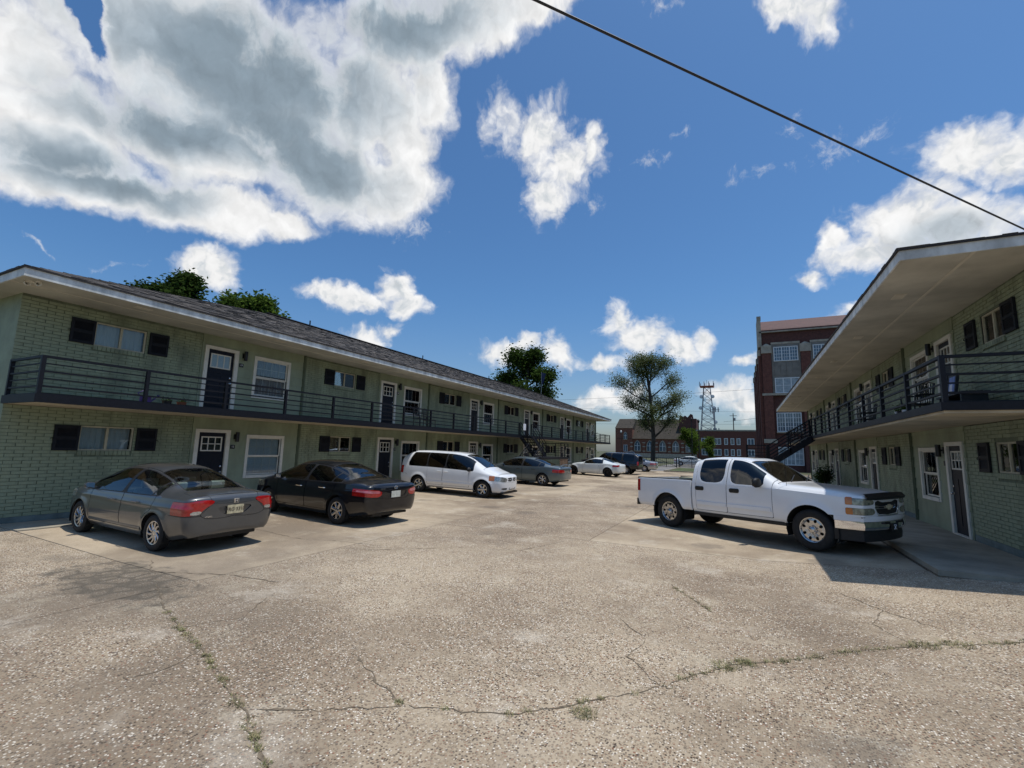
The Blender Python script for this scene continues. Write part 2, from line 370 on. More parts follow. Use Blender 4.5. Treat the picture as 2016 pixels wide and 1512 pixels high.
def concrete_mat(name, agg):
    m, t, b = new_mat(name)
    L = t.links.new
    def N(ty, **kw):
        n = t.nodes.new(ty)
        for k, v in kw.items(): setattr(n, k, v)
        return n
    def noise(sc, det=6, ro=0.6, vec=None):
        n = N('ShaderNodeTexNoise'); n.inputs['Scale'].default_value = sc; n.inputs['Detail'].default_value = det; n.inputs['Roughness'].default_value = ro
        L(vec if vec else geo, n.inputs['Vector']); return n.outputs['Fac']
    def rng(v, a, b_, lo=0., hi=1.):
        n = N('ShaderNodeMapRange', interpolation_type='SMOOTHSTEP'); L(v, n.inputs[0]); n.inputs[1].default_value = a; n.inputs[2].default_value = b_; n.inputs[3].default_value = lo; n.inputs[4].default_value = hi
        return n.outputs[0]
    def mixc(f, a, c):
        n = N('ShaderNodeMix', data_type='RGBA')
        L(f, n.inputs[0])
        for v, i in ((a, 6), (c, 7)):
            if isinstance(v, tuple): n.inputs[i].default_value = v + (1,)
            else: L(v, n.inputs[i])
        return n.outputs[2]
    geo = N('ShaderNodeNewGeometry').outputs['Position']
    big = noise(0.22, 6, 0.62); mid = noise(1.3, 7, 0.65); small = noise(9, 6, 0.7)
    # mortar base
    base = mixc(rng(big, 0.36, 0.64), (0.470, 0.380, 0.270), (0.235, 0.178, 0.122))
    base = mixc(rng(mid, 0.52, 0.74, 0, 0.75), base, (0.55, 0.47, 0.345))
    base = mixc(rng(small, 0.52, 0.75, 0, 0.35), base, (0.16, 0.125, 0.09))
    # exposed aggregate: pebbles
    vo = N('ShaderNodeTexVoronoi'); vo.inputs['Scale'].default_value = 58.0; L(geo, vo.inputs['Vector'])
    vsep = N('ShaderNodeSeparateColor'); L(vo.outputs['Color'], vsep.inputs[0])
    ramp = N('ShaderNodeValToRGB'); L(vsep.outputs[0], ramp.inputs[0])
    e = ramp.color_ramp; e.interpolation = 'CONSTANT'
    cols = [(0.0, (0.060, 0.042, 0.030)), (0.20, (0.22, 0.150, 0.098)), (0.36, (0.33, 0.235, 0.155)), (0.52, (0.15, 0.120, 0.095)), (0.64, (0.40, 0.305, 0.205)), (0.77, (0.74, 0.66, 0.55)), (0.94, (0.26, 0.125, 0.075))]
    e.elements[0].position = 0; e.elements[0].color = cols[0][1] + (1,)
    e.elements[1].position = cols[1][0]; e.elements[1].color = cols[1][1] + (1,)
    for p, c in cols[2:]:
        k = e.elements.new(p); k.color = c + (1,)
    peb = rng(vo.outputs['Distance'], 0.36, 0.58, 1.0, 0.0)
    wear = rng(noise(0.55, 7, 0.68), 0.44, 0.60)            # where the mortar skin has worn off
    wear2 = rng(noise(4.0, 6, 0.7), 0.34, 0.60)
    amount = N('ShaderNodeMath', operation='MULTIPLY'); L(peb, amount.inputs[0])
    w = N('ShaderNodeMath', operation='MULTIPLY_ADD'); L(wear, w.inputs[0]); w.inputs[1].default_value = 0.60 if agg else 0.15
    L(rng(wear2, 0, 1, 0.30 if agg else 0.03, 0.90 if agg else 0.16), w.inputs[2]); L(w.outputs[0], amount.inputs[1])
    col = mixc(amount.outputs[0], base, ramp.outputs[0])
    stain = rng(noise(0.11, 6, 0.62), 0.50, 0.68, 0, 0.55)
    col = mixc(stain, col, (0.20, 0.165, 0.125))
    pale = rng(noise(0.75, 8, 0.7), 0.53, 0.72, 0, 0.5)
    col = mixc(pale, col, (0.62, 0.55, 0.45))
    # one broken, darkened patch with a net of cracks, left of the grey sedan's tail
    sub = N('ShaderNodeVectorMath', operation='SUBTRACT'); L(geo, sub.inputs[0]); sub.inputs[1].default_value = (-7.9, 3.75, 0)
    sc = N('ShaderNodeVectorMath', operation='MULTIPLY'); L(sub.outputs[0], sc.inputs[0]); sc.inputs[1].default_value = (0.62, 1.35, 0)
    ln_ = N('ShaderNodeVectorMath', operation='LENGTH'); L(sc.outputs[0], ln_.inputs[0])
    msk = N('ShaderNodeMath', operation='MULTIPLY_ADD'); L(noise(2.2, 6, 0.65), msk.inputs[0]); msk.inputs[1].default_value = -2.4; L(ln_.outputs['Value'], msk.inputs[2])
    vn = N('ShaderNodeTexVoronoi', feature='DISTANCE_TO_EDGE'); vn.inputs['Scale'].default_value = 3.2; L(geo, vn.inputs['Vector'])
    net = rng(vn.outputs['Distance'], 0.01, 0.20, 0.85, 0.45)
    pm = N('ShaderNodeMath', operation='MULTIPLY'); L(rng(msk.outputs[0], -0.55, -0.15, 1.0, 0.0), pm.inputs[0]); L(net, pm.inputs[1])
    col = mixc(pm.outputs[0], col, (0.10, 0.085, 0.065))
    # old oil drips where cars stand
    vd = N('ShaderNodeTexVoronoi'); vd.inputs['Scale'].default_value = 0.55; L(geo, vd.inputs['Vector'])
    dm = N('ShaderNodeMath', operation='MULTIPLY_ADD'); L(noise(3.0, 6, 0.7), dm.inputs[0]); dm.inputs[1].default_value = 0.5; L(vd.outputs['Distance'], dm.inputs[2])
    col = mixc(rng(dm.outputs[0], 0.36, 0.50, 0.45, 0.0), col, (0.12, 0.10, 0.08))
    L(col, b.inputs['Base Color'])
    setp(b, Roughness=0.88); b.inputs['Specular IOR Level'].default_value = 0.3
    hsum = N('ShaderNodeMath', operation='MULTIPLY_ADD'); L(peb, hsum.inputs[0]); hsum.inputs[1].default_value = 0.7 if agg else 0.25; L(small, hsum.inputs[2])
    bn = N('ShaderNodeBump'); bn.inputs['Strength'].default_value = 0.75 if agg else 0.45; bn.inputs['Distance'].default_value = 0.008
    L(hsum.outputs[0], bn.inputs['Height']); L(bn.outputs[0], b.inputs['Normal'])
concrete_mat('aggregate', True)
concrete_mat('concrete', False)
mat('walk_concrete', (0.36, 0.32, 0.25), 0.85, var=0.22, scale=1.4, bump=0.4, bscale=50, detail=8)
mat('asphalt_far', (0.20, 0.19, 0.18), 0.9, var=0.2, scale=0.4)
mat('lawn', (0.075, 0.10, 0.03), 0.95, var=0.3, scale=0.8, bump=0.5, bscale=20)
mat('dirt_lawn', (0.10, 0.105, 0.05), 0.95, var=0.35, scale=0.2, bump=0.5, bscale=10)

# ------------------------------------------------------------------ ground, lot slabs, walks
def sheet(name, xs, ys, z, m, kind='structure', parent=None, zf=None):
    mb = MB()
    for i in range(len(xs) - 1):
        for j in range(len(ys) - 1):
            P = [(xs[i], ys[j]), (xs[i+1], ys[j]), (xs[i+1], ys[j+1]), (xs[i], ys[j+1])]
            mb.quad(*[(p[0], p[1], z + (zf(p[0]) if zf else 0)) for p in P])
    o = mb.build(name, m, parent, fixn=False)
    if kind: o['kind'] = kind
    return o
sheet('ground', [-700, -30, -14, -9, 0.3, 4.5, 30, 700], [-300, -10, 60, 300, 1500], -0.05, 'dirt_lawn', zf=ground_z)
lot = sheet('parking_lot', [-15.5, -9, 0.3, 4.5, 16], [-12, 52], -0.02, 'soil', zf=ground_z)
def slab(x0, x1, y0, y1, m):
    g = 0.007
    xs = [x0 + g] + [x for x in (-9, 0.3, 4.5) if x0 < x < x1] + [x1 - g]
    mb = MB(); n = len(xs)
    rows = [(y0 + g, -0.02), (y0 + g, 0.0), (y1 - g, 0.0), (y1 - g, -0.02)]
    vs = [(x, y, ground_z(x) + dz) for (y, dz) in rows for x in xs]
    fs = [(r*n+i, r*n+i+1, (r+1)*n+i+1, (r+1)*n+i) for r in range(3) for i in range(n-1)]
    fs += [(0, n, 2*n, 3*n), (n-1, 4*n-1, 3*n-1, 2*n-1)]
    mb.add(vs, fs)
    return mb.build('concrete_slab', m, lot)
ROWS = [10.4, 16.6, 22.8, 29.0, 35.2, 41.4, 47.6, 52.0]
slab(-13.15, -7.1, 4.25, 10.4, 'concrete'); slab(-15.4, -7.1, -11.5, 4.25, 'aggregate')
slab(-7.1, 15.5, -11.5, 10.4, 'aggregate')
for a, b in zip(ROWS[:-1], ROWS[1:]):
    slab(-13.15, -7.1, a, b, 'concrete'); slab(-7.1, -3.15, a, b, 'aggregate' if a < 25 else 'concrete'); slab(-3.15, 2.73, a, b, 'concrete')
def walk(x0, x1, y0, y1, z0, z1, step):
    w = MB(); w.box(x0, x1, y0, y1, -0.1, z0)
    o = w.build('walkway', 'soil'); o['kind'] = 'structure'
    y = y0
    while y < y1 - 0.2:
        e = min(y + step, y1)
        s = MB(); s.box(x0 + 0.004, x1 - 0.004, y + 0.006, e - 0.006, z0, z1); s.build('concrete_slab', 'walk_concrete', o); y = e
walk(-14.38, -13.15, 4.25, 50.0, 0.06, 0.105, 2.55)
walk(2.74, 4.53, 9.98, 41.0, 0.16, 0.245, 2.55)
sheet('road', [-60, 60], [52.0, 130], -0.012, 'asphalt_far')
sheet('lawn', [-7.2, 1.6], [50.6, 64.0], 0.03, 'lawn')
sheet('lawn', [-45, 6], [88, 146], 0.02, 'lawn')
def jag(pts, name, wid, m='soil', seed=1):
    """an irregular crack lying on the slabs"""
    rg = random.Random(seed); P = []
    for a, b in zip(pts[:-1], pts[1:]):
        n = max(2, int(math.hypot(b[0]-a[0], b[1]-a[1]) / 0.07))
        for i in range(n):
            t = i / n; P.append((a[0]+(b[0]-a[0])*t + rg.uniform(-.022, .022), a[1]+(b[1]-a[1])*t + rg.uniform(-.022, .022)))
    P.append(pts[-1]); mb = MB(); prev = None
    for i, p in enumerate(P):
        q = P[min(i+1, len(P)-1)]; r = P[max(i-1, 0)]
        d = Vector((q[0]-r[0], q[1]-r[1], 0)).normalized(); nrm = Vector((-d.y, d.x, 0)); w = wid * (rg.uniform(.15, 1.0) if rg.random() < .8 else rg.uniform(1.0, 2.6)) * (0.15 if i in (0, len(P)-1) else 1)
        a = (p[0]+nrm.x*w, p[1]+nrm.y*w, ground_z(p[0]) + .004); b = (p[0]-nrm.x*w, p[1]-nrm.y*w, ground_z(p[0]) + .004)
        if prev: mb.quad(prev[0], prev[1], b, a)
        prev = (a, b)
    mb.build(name, m, lot, fixn=False)
    return P
CRK = 1
CR1 = [(-7.4, 3.9), (-6.3, 3.45), (-5.5, 3.18), (-4.75, 2.98), (-4.11, 2.75), (-3.42, 2.51), (-2.7, 2.19), (-2.2, 1.9)]
CR2 = [(-3.5, 3.67), (-2.9, 3.35), (-2.41, 3.15), (-1.66, 3.42), (-1.2, 3.9), (-0.70, 4.44), (-0.17, 5.20), (0.7, 5.9), (1.53, 6.49), (2.1, 6.75), (2.9, 7.2), (4.4, 7.5)]
CR3 = [(-1.05, 7.75), (-0.80, 7.30), (-0.57, 6.98), (-0.45, 6.75)]
CR4 = [(-8.9, 4.6), (-8.2, 4.2), (-7.9, 4.3), (-7.0, 4.7), (-6.0, 4.8)]
CR5 = [(-3.6, 10.0), (-4.0, 8.6), (-5.2, 8.2), (-6.4, 7.1), (-7.1, 6.9)]
CR6 = [(-10.9, 7.3), (-8.3, 7.1), (-7.6, 7.35), (-6.4, 7.5)]
CR7 = [(-6.0, 18.0), (-4.6, 17.5), (-3.2, 17.2), (-1.2, 17.0)]
CR8 = [(1.2, 8.4), (1.6, 7.6), (2.0, 7.1)]
CP = [jag(CR1, 'crack', .0075, seed=1), jag(CR2, 'crack', .0065, seed=2), jag(CR3, 'crack', .006, seed=3), jag(CR4, 'crack', .008, seed=4),
      jag([(-4.75, 2.98), (-4.6, 2.6), (-4.75, 2.3)], 'crack', .006, seed=21), jag([(-.70, 4.44), (-1.1, 4.9), (-1.0, 5.4), (-1.4, 5.9)], 'crack', .005, seed=22), jag([(1.53, 6.49), (1.3, 7.1), (1.6, 7.9)], 'crack', .005, seed=23), jag([(-3.42, 2.51), (-3.0, 2.75), (-2.41, 3.15)], 'crack', .006, seed=24), jag([(-5.5, 3.18), (-5.2, 3.7), (-5.6, 4.3)], 'crack', .005, seed=25),
      jag(CR5, 'crack', .007, seed=5), jag(CR6, 'crack', .007, seed=6), jag(CR7, 'crack', .012, seed=7), jag(CR8, 'crack', .008, seed=8)]

# ------------------------------------------------------------------ apartment buildings
UNIT = 7.65
BW, BH = 0.300, 0.0765
def apartment(name, label, X0, s, Y0, nu, dz, zb, over, bal, sl, sh1, sh2, eave_z, ridge_d, ridge_z, hip, gap, numbers):
    root = thing(name, (X0, Y0, 0), label, 'building')
    D = lambda d: s * d                       # distance out of the wall -> local x
    def fb(mb, d0, d1, y0, y1, z0, z1, mi=0): return mb.box(D(d0), D(d1), y0, y1, z0, z1, mi)
    L = nu * UNIT
    slabz, floor2 = 2.68 + dz, 2.83 + dz
    floors = [(zb, slabz, 0.0), (floor2, eave_z, 2.60)]
    depth = ridge_d * 2 - over * 2
    wall = MB()
    openings = []
    for u in range(nu):
        for (z0, z1, zo) in floors:
            y = u * UNIT
            openings += [(y+sl[0], y+sl[1], 1.68+dz+zo, 2.28+dz+zo), (y+4.14, y+4.95, z0-0.001, (2.24 if zo == 0 else 4.77)+dz), (y+5.70, y+6.92, 0.93+dz+zo, 2.14+dz+zo)]
    ys = sorted({0.0, L} | {o[0] for o in openings} | {o[1] for o in openings})
    for (z0, z1, zo) in floors:
        op = [o for o in openings if z0 - .01 <= o[2] < z1]
        for a, b in zip(ys[:-1], ys[1:]):
            c = [o for o in op if o[0] < (a+b)/2 < o[1]]
            segs = [(z0 - (0.12 if zo == 0 else 0.16), z1)]
            for o in c: segs = [q for (p, r) in segs for q in ((p, min(r, o[2])), (max(p, o[3]), r)) if q[1] - q[0] > 1e-4]
            for (p, r) in segs: wall.quad((D(-.013), a, p), (D(-.013), b, p), (D(-.013), b, r), (D(-.013), a, r), 0)
    for (a, b, p, r) in openings:
        d1 = -0.55
        wall.quad((D(-.013), a, p), (D(d1), a, p), (D(d1), a, r), (D(-.013), a, r), 1); wall.quad((D(-.013), b, p), (D(d1), b, p), (D(d1), b, r), (D(-.013), b, r), 1)
        wall.quad((D(-.013), a, p), (D(-.013), b, p), (D(d1), b, p), (D(d1), a, p), 1); wall.quad((D(-.013), a, r), (D(-.013), b, r), (D(d1), b, r), (D(d1), a, r), 1)
        wall.quad((D(d1), a, p), (D(d1), b, p), (D(d1), b, r), (D(d1), a, r), 1)
    zt = eave_z
    for yy in (0.0, L): wall.quad((D(-.013), yy, -.05), (D(-depth), yy, -.05), (D(-depth), yy, zt), (D(-.013), yy, zt), 2)
    wall.quad((D(-depth), 0, -.05), (D(-depth), L, -.05), (D(-depth), L, zt), (D(-depth), 0, zt), 2)
    wo = wall.build('wall', ['paint_green_joint', 'room_dark', 'paint_green'], root, fixn=False)
    # painted footing strip
    for u in range(nu):
        ft = MB(); fb(ft, -.012, .004, u*UNIT, u*UNIT+3.94, zb-.1, zb+.13); ft.build('footing', 'base_grey_blue', root)
    # bricks
    rg = random.Random(11); full = []; rest = MB()
    def brick_box(mb, y0, y1, z0, z1, jut): fb(mb, -.013, jut, y0, y1, z0, z1)
    for u in range(nu):
        for (z0, z1, zo) in floors:
            ya, yb = u*UNIT + 0.0, u*UNIT + 3.94
            zz = z0 + (.135 if zo == 0 else 0.02); row = 0
            o = (u*UNIT+sl[0], u*UNIT+sl[1], 1.58+dz+zo, 2.29+dz+zo)
            while zz + BH < z1 + 0.02:
                t = min(zz + BH - .010, z1 - 0.002); yy = ya - (BW/2 if row % 2 else 0)
                while yy < yb:
                    segs = [(max(yy, ya), min(yy + BW - .011, yb))]
                    if zz < o[3] and t > o[2]: segs = [q for (p, r) in segs for q in ((p, min(r, o[0]-.004)), (max(p, o[1]+.004), r))]
                    for (p, r) in segs:
                        if r - p < .03: continue
                        if r - p > BW - .012 and t - zz > BH - .0102: full.append((p, zz))
                        else: brick_box(rest, p, r, zz, t, rg.uniform(-.002, .004))
                    yy += BW
                zz += BH; row += 1
            for k in range(int((sl[1]-sl[0]) / .09)):        # rowlock sill
                a = u*UNIT + sl[0] + k*.09; brick_box(rest, a, a+.08, 1.575+dz+zo, 1.672+dz+zo, .022)
    camp = Vector((0, 0, CAM_H))
    full.sort(key=lambda p: (Vector((X0, Y0 + p[0] + .145, p[1])) - camp).length + (1000 if (s < 0 and Y0 + p[0] < 11.9) else 0))
    bm_ = MB(); fb(bm_, -.013, .001, 0, BW-.011, 0, BH-.010); bme = bm_.mesh('brick', 'paint_green_brick')
    for (p, z) in full[:300]: link('brick', bme, wo, (D(rg.uniform(-.002, .0035)), p + rg.uniform(-.003, .003), z + rg.uniform(-.0015, .0015)), (rg.uniform(-.006, .006), 0, rg.uniform(-.006, .006)))
    for (p, z) in full[300:]: brick_box(rest, p + rg.uniform(-.003, .003), p + BW - .011, z, z + BH - .010, rg.uniform(-.002, .004))
    tag(rest.build('brickwork', 'paint_green_brick', wo), kind='stuff')
    # siding boards
    boards = []
    for u in range(nu):
        for (z0, z1, zo) in floors:
            ya, yb = u*UNIT + 3.95, u*UNIT + 7.54
            dr = (u*UNIT+4.03, u*UNIT+5.08, z0-.1, (2.33 if zo == 0 else 4.88)+dz); wr = (u*UNIT+5.62, u*UNIT+7.0, .84+dz+zo, 2.23+dz+zo)
            z = z0
            while z < z1 - .02:
                t = min(z + .30, z1 - .002)
                lv = sorted({z, t} | {v for v in (dr[3], wr[2], wr[3]) if z + .004 < v < t - .004})
                for p, r in zip(lv[:-1], lv[1:]):
                    segs = [(ya, yb)]
                    for o in (dr, wr):
                        if p < o[3] - 1e-4 and r > o[2] + 1e-4: segs = [q for (m_, n_) in segs for q in ((m_, min(n_, o[0])), (max(m_, o[1]), n_)) if q[1]-q[0] > .02]
                    for (m_, n_) in segs: boards.append((m_, n_, p, r, z))
                z += .30
    boards.sort(key=lambda q: (Vector((X0, Y0 + q[0], q[2])) - camp).length)
    restb = MB()
    def board(mb, m_, n_, p, r, zbase):
        k = lambda z: .021 - .016 * (z - zbase) / .30
        mb.add([(D(-.012), m_, p), (D(k(p)), m_, p), (D(k(r)), m_, r), (D(-.012), m_, r), (D(-.012), n_, p), (D(k(p)), n_, p), (D(k(r)), n_, r), (D(-.012), n_, r)],
               [(0,1,2,3), (7,6,5,4), (0,4,5,1), (1,5,6,2), (2,6,7,3)])
    for i, q in enumerate(boards):
        if i < 200:
            b_ = MB(); board(b_, *q); b_.build('siding_board', 'siding_green', wo)
        else: board(restb, *q)
    if restb.v: tag(restb.build('siding', 'siding_green', wo), kind='stuff')
    # unit posts
    for u in range(nu):
        for (z0, z1, zo) in floors:
            p = MB(); fb(p, -.012, .05, u*UNIT+7.545, u*UNIT+7.645, z0, z1-.003); fb(p, .05, .075, u*UNIT+7.575, u*UNIT+7.615, z0, z1-.003); p.build('corner_post', 'trim_dark_green', root)
    # ---- components, built once and shared
    def comp(fn, mats, smooth=False, nm='c'):
        m = MB(); fn(m); return m.mesh(nm, mats, smooth)
    hs = .60
    def shutter(m):
        w = .47
        fb(m, .004, .03, 0, w, 0, hs)
        for a, b, c, d in ((0, .055, 0, hs), (w-.055, w, 0, hs), (.055, w-.055, 0, .06), (.055, w-.055, hs-.06, hs), (.055, w-.055, hs/2-.03, hs/2+.03)): fb(m, .03, .046, a, b, c, d)
    def slats(m):
        k = 0.075
        while k < hs - .09:
            if abs(k + .012 - hs/2) > .045:
                z = k; m.add([(D(.030), .06, z+.02), (D(.042), .06, z), (D(.042), .41, z), (D(.030), .41, z+.02), (D(.030), .06, z+.026), (D(.030), .41, z+.026)], [(0,1,2,3), (1,0,4), (2,5,3), (1,4,5,2)])
            k += .03
    M_sh, M_sl = comp(shutter, 'shutter_black'), comp(slats, 'shutter_black')
    def hook(m): m.tube([(D(.02), 0, 0), (D(.05), .03, .01), (D(.05), .05, -.02), (D(.03), .06, -.03)], .008, 6)
    M_hk = comp(hook, 'shutter_black', True)
    sw = sl[1] - sl[0]
    def slider(m):
        for a, b, c, d in ((0, sw, 0, .035), (0, sw, hs-.035, hs), (0, .035, .035, hs-.035), (sw-.035, sw, .035, hs-.035), (sw/2-.025, sw/2+.025, .035, hs-.035)): fb(m, -.085, -.03, a, b, c, d)
    M_sd = comp(slider, 'frame_tan')
    def spane(m): fb(m, -.064, -.060, .035, sw/2-.025, .035, hs-.035)
    M_sp = comp(spane, 'window_glass')
    def pleat(y0, y1, z0, z1, d, amp, n):
        def f(m):
            vs = []
            for k in range(n+1):
                for z in (z0, z1): vs.append((D(d + amp*math.sin(k*1.9) * (1 if z == z0 else .6)), y0+(y1-y0)*k/n, z))
            m.add(vs, [(2*k, 2*k+2, 2*k+3, 2*k+1) for k in range(n)])
        return f
    M_cur = {c: comp(pleat(.03, sw-.03, .03, hs-.02, -.16, .018, 26), c) for c in ('curtain_grey', 'blind_white', 'curtain_brown')}
    def dframe(m, h):
        fb(m, -.012, .045, 4.03, 4.14, 0, h+.095); fb(m, -.012, .045, 4.95, 5.075, 0, h+.095); fb(m, -.012, .0455, 4.14, 4.95, h, h+.0955)
        fb(m, -.10, .06, 4.14, 4.95, -.03, .02)
    def dslab(m, h):
        fb(m, -.06, -.015, 4.143, 4.947, .022, h-.003)
    def dpanel(m, h):
        for a, b in ((4.24, 4.50), (4.59, 4.85)): fb(m, -.0145, -.006, a, b, .22, h-.78)
        fb(m, -.0145, -.004, 4.21, 4.88, h-.70, h-.66)
    def dlite(m, h, cols, rows):
        a, b, c, d = 4.235, 4.855, h-.56, h-.12
        for q in ((a, b, c, c+.035), (a, b, d-.035, d), (a, a+.035, c+.035, d-.035), (b-.035, b, c+.035, d-.035)): fb(m, -.0145, .002, *q)
        for k in range(1, cols): y = a + (b-a)*k/cols; fb(m, -.0145, .0, y-.012, y+.012, c+.035, d-.035)
        for k in range(1, rows): z = c + (d-c)*k/rows; fb(m, -.0145, -.001, a+.035, b-.035, z-.012, z+.012)
    def handle(m):
        m.lathe([(.001, 0), (.028, 0), (.028, .012), (.012, .014), (.012, .04), (.026, .045), (.03, .06), (.022, .072), (.001, .074)], 14, 'x')
        m.lathe([(.001, 0), (.026, 0), (.026, .016), (.02, .02), (.001, .02)], 14, 'x', (0, 0, .17))
    hm = MB(); handle(hm)
    if s < 0: hm.v = [(-p[0], p[1], p[2]) for p in hm.v]
    M_hd = hm.mesh('h', 'metal_chrome', True)
    def wtrim(m):
        a, b, c, d = 5.62, 7.0, .83, 2.22
        fb(m, -.012, .04, a, a+.09, c, d); fb(m, -.012, .04, b-.09, b, c, d); fb(m, -.012, .041, a+.09, b-.09, d-.09, d); fb(m, -.012, .055, a+.09, b-.09, c, c+.09)
    def wsash(m):
        a, b, c, d = 5.72, 6.90, .92, 2.13; mid = (c+d)/2
        for q, dd in (((a, b, mid, mid+.04), .0), ((a, b, d-.03, d), 0), ((a, a+.035, mid+.04, d-.03), 0), ((b-.035, b, mid+.04, d-.03), 0)): fb(m, -.045, -.015, *q)
        for q in ((a, b, mid-.03, mid-.0005), (a, b, c, c+.05), (a, a+.035, c+.05, mid-.03), (b-.035, b, c+.05, mid-.03)): fb(m, -.075, -.046, *q)
    def wmunt(m):
        a, b, c, d = 5.755, 6.865, .97, 2.10; mid = (.92+2.13)/2
        for (p, r, dd) in ((mid+.04, d, -.028), (c, mid-.03, -.058)):
            for k in (1, 2, 3): y = a+(b-a)*k/4; fb(m, dd-.014, dd-.008, y-.006, y+.006, p, r)
            z = (p+r)/2; fb(m, dd-.0135, dd-.0085, a, b, z-.006, z+.006)
    def wpane(m, lo):
        mid = (.92+2.13)/2
        if lo: fb(m, -.066, -.063, 5.755, 6.865, .97, mid-.03)
        else: fb(m, -.036, -.033, 5.755, 6.865, mid+.04, 2.10)
    M_wt, M_ws, M_wm = comp(wtrim, 'trim_white'), comp(wsash, 'trim_white'), comp(wmunt, 'trim_white')
    M_wp = [comp(lambda m: wpane(m, True), 'window_glass'), comp(lambda m: wpane(m, False), 'window_glass')]
    def blind(z0):
        def f(m):
            z = 2.12
            while z > z0:
                m.add([(D(-.105), 5.73, z), (D(-.105), 6.89, z), (D(-.098), 6.89, z-.028), (D(-.098), 5.73, z-.028)], [(0, 1, 2, 3)]); z -= .026
        return f
    M_bl = {z: comp(blind(z), 'blind_white') for z in (.98, 1.5)}
    M_wc = comp(pleat(5.73, 6.89, .95, 2.12, -.13, .02, 30), 'curtain_grey')
    def lampf(m):
        fb(m, .0, .03, 5.20, 5.32, 2.06, 2.22); fb(m, .03, .09, 5.245, 5.275, 2.12, 2.16)
        ps = [(.055, 0), (.055, .3), (.05, .302), (.05, .0), (.055, 0)]
        m.lathe([(p[0], p[1]+1.98) for p in ps], 16, 'z', (D(.11), 5.26, 0)); m.lathe([(.0, 2.2), (.054, 2.2)], 16, 'z', (D(.11), 5.26, 0))
    M_lp = comp(lampf, 'lamp_black', True)
    def nplate(m): fb(m, .012, .026, 5.12, 5.26, 1.76, 1.88)
    M_np = comp(nplate, 'plate_black')
    def vpanel(m): pass
    heights = [2.24 + dz - zb, 4.77 + dz - floor2]
    M_door = []
    for h in heights:
        M_door.append((comp(lambda m: dframe(m, h), 'trim_white'), comp(lambda m: dslab(m, h), 'navy_paint'), comp(lambda m: dpanel(m, h), 'navy_paint'),
                       comp(lambda m: dlite(m, h, 3, 2), 'trim_white'), comp(lambda m: dlite(m, h, 3, 1), 'trim_white'),
                       comp(lambda m: fb(m, -.0142, -.010, 4.27, 4.82, h-.525, h-.155), 'window_glass'), comp(lambda m: fb(m, -.0148, -.0143, 4.26, 4.83, h-.53, h-.15), 'room_dark'), h))
    lite_col = {(0, 1): 'blind_white', (1, 1): 'curtain_red', (3, 1): 'blind_white', (2, 1): 'room_dark'}
    M_lite = {c: [comp(lambda m: fb(m, -.0148, -.0143, 4.26, 4.83, h-.53, h-.15), c) for h in heights] for c in ('blind_white', 'curtain_red', 'room_dark')}
    for u in range(nu):
        for fi, (z0, z1, zo) in enumerate(floors):
            y = u*UNIT; zz = dz + zo
            for sy in (sh1, sh2):
                so = link('shutter', M_sh, root, (0, y+sy, 1.68+zz)); link('louvre', M_sl, so)
                link('shutter_hook', M_hk, so, (0, -.05 if sy == sh1 else .46, .28))
            w = link('slider_window', M_sd, root, (0, y+sl[0], 1.68+zz))
            link('pane', M_sp, w); link('pane', M_sp, w, (0, sw/2-.01, 0))
            link('curtain', M_cur[('blind_white', 'curtain_grey', 'curtain_brown')[(u*2+fi*3+(0 if s > 0 else 1)) % 3]], w)
            F, S_, P_, L6, L3, G, _, h = M_door[fi]
            link('door_frame', F, root, (0, y, z0))
            d = link('door', S_, root, (0, y, z0)); link('panel', P_, d); link('lite_frame', L3 if (s > 0 and fi == 1 and u in (0, 3)) else L6, d); link('pane', G, d)
            link('lite_backing', M_lite[lite_col.get((u, fi), 'room_dark') if s > 0 else 'room_dark'][fi], d)  # sheet under the glass; the dark ones paint in an unlit room, no blind
            link('handle', M_hd, d, (D(-.015), 4.88, .95))
            b = link('window', M_wt, root, (0, y, zz)); link('sash', M_ws, b); link('muntin', M_wm, b)
            for k in (0, 1): link('pane', M_wp[k], b)
            if (u*5+fi*2+(0 if s > 0 else 3)) % 4 in (0, 1): link('blind', M_bl[1.5 if (u+fi) % 2 else .98], b)
            else: link('curtain', M_wc, b)
            link('wall_lamp', M_lp, root, (0, y, zz))
            npo = link('number_plate', M_np, root, (0, y, zz))
            if numbers:
                tm = text_mesh(str(numbers + u + (nu if fi else 0)), .085); tm.materials.append(MATS['paper_white'])
                o = link('number', tm, npo, (D(.0285), 5.19, 1.822), (R_(90), 0, R_(90 * s)))
    # balcony
    bb = MB(); fb(bb, -.012, bal, 0, L, slabz, floor2); bo = bb.build('balcony_slab', 'slab_cream', root)
    ch = MB(); cz = slabz+.004 if s > 0 else slabz+.045; fb(ch, bal, bal+.05, -.05, L+.05, cz, floor2+.03); fb(ch, .0, bal, -.05, 0, cz, floor2+.03); fb(ch, .0, bal, L, L+.05, cz, floor2+.03)
    ch.build('edge_channel', 'rail_black', bo)
    rdn = floor2; top = rdn + .83
    pitch = UNIT / 4; npst = nu*4
    pm = MB(); pm.box(-.036, .036, -.036, .036, 0, .83); pme = pm.mesh('p', 'rail_black')
    for k in range(npst + 1): link('railing_post', pme, bo, (D(bal-.03), min(max(k*pitch, .02), L-.02), rdn))
    for e in (0.02, L-.02): link('railing_post', pme, bo, (D(.04), e, rdn))
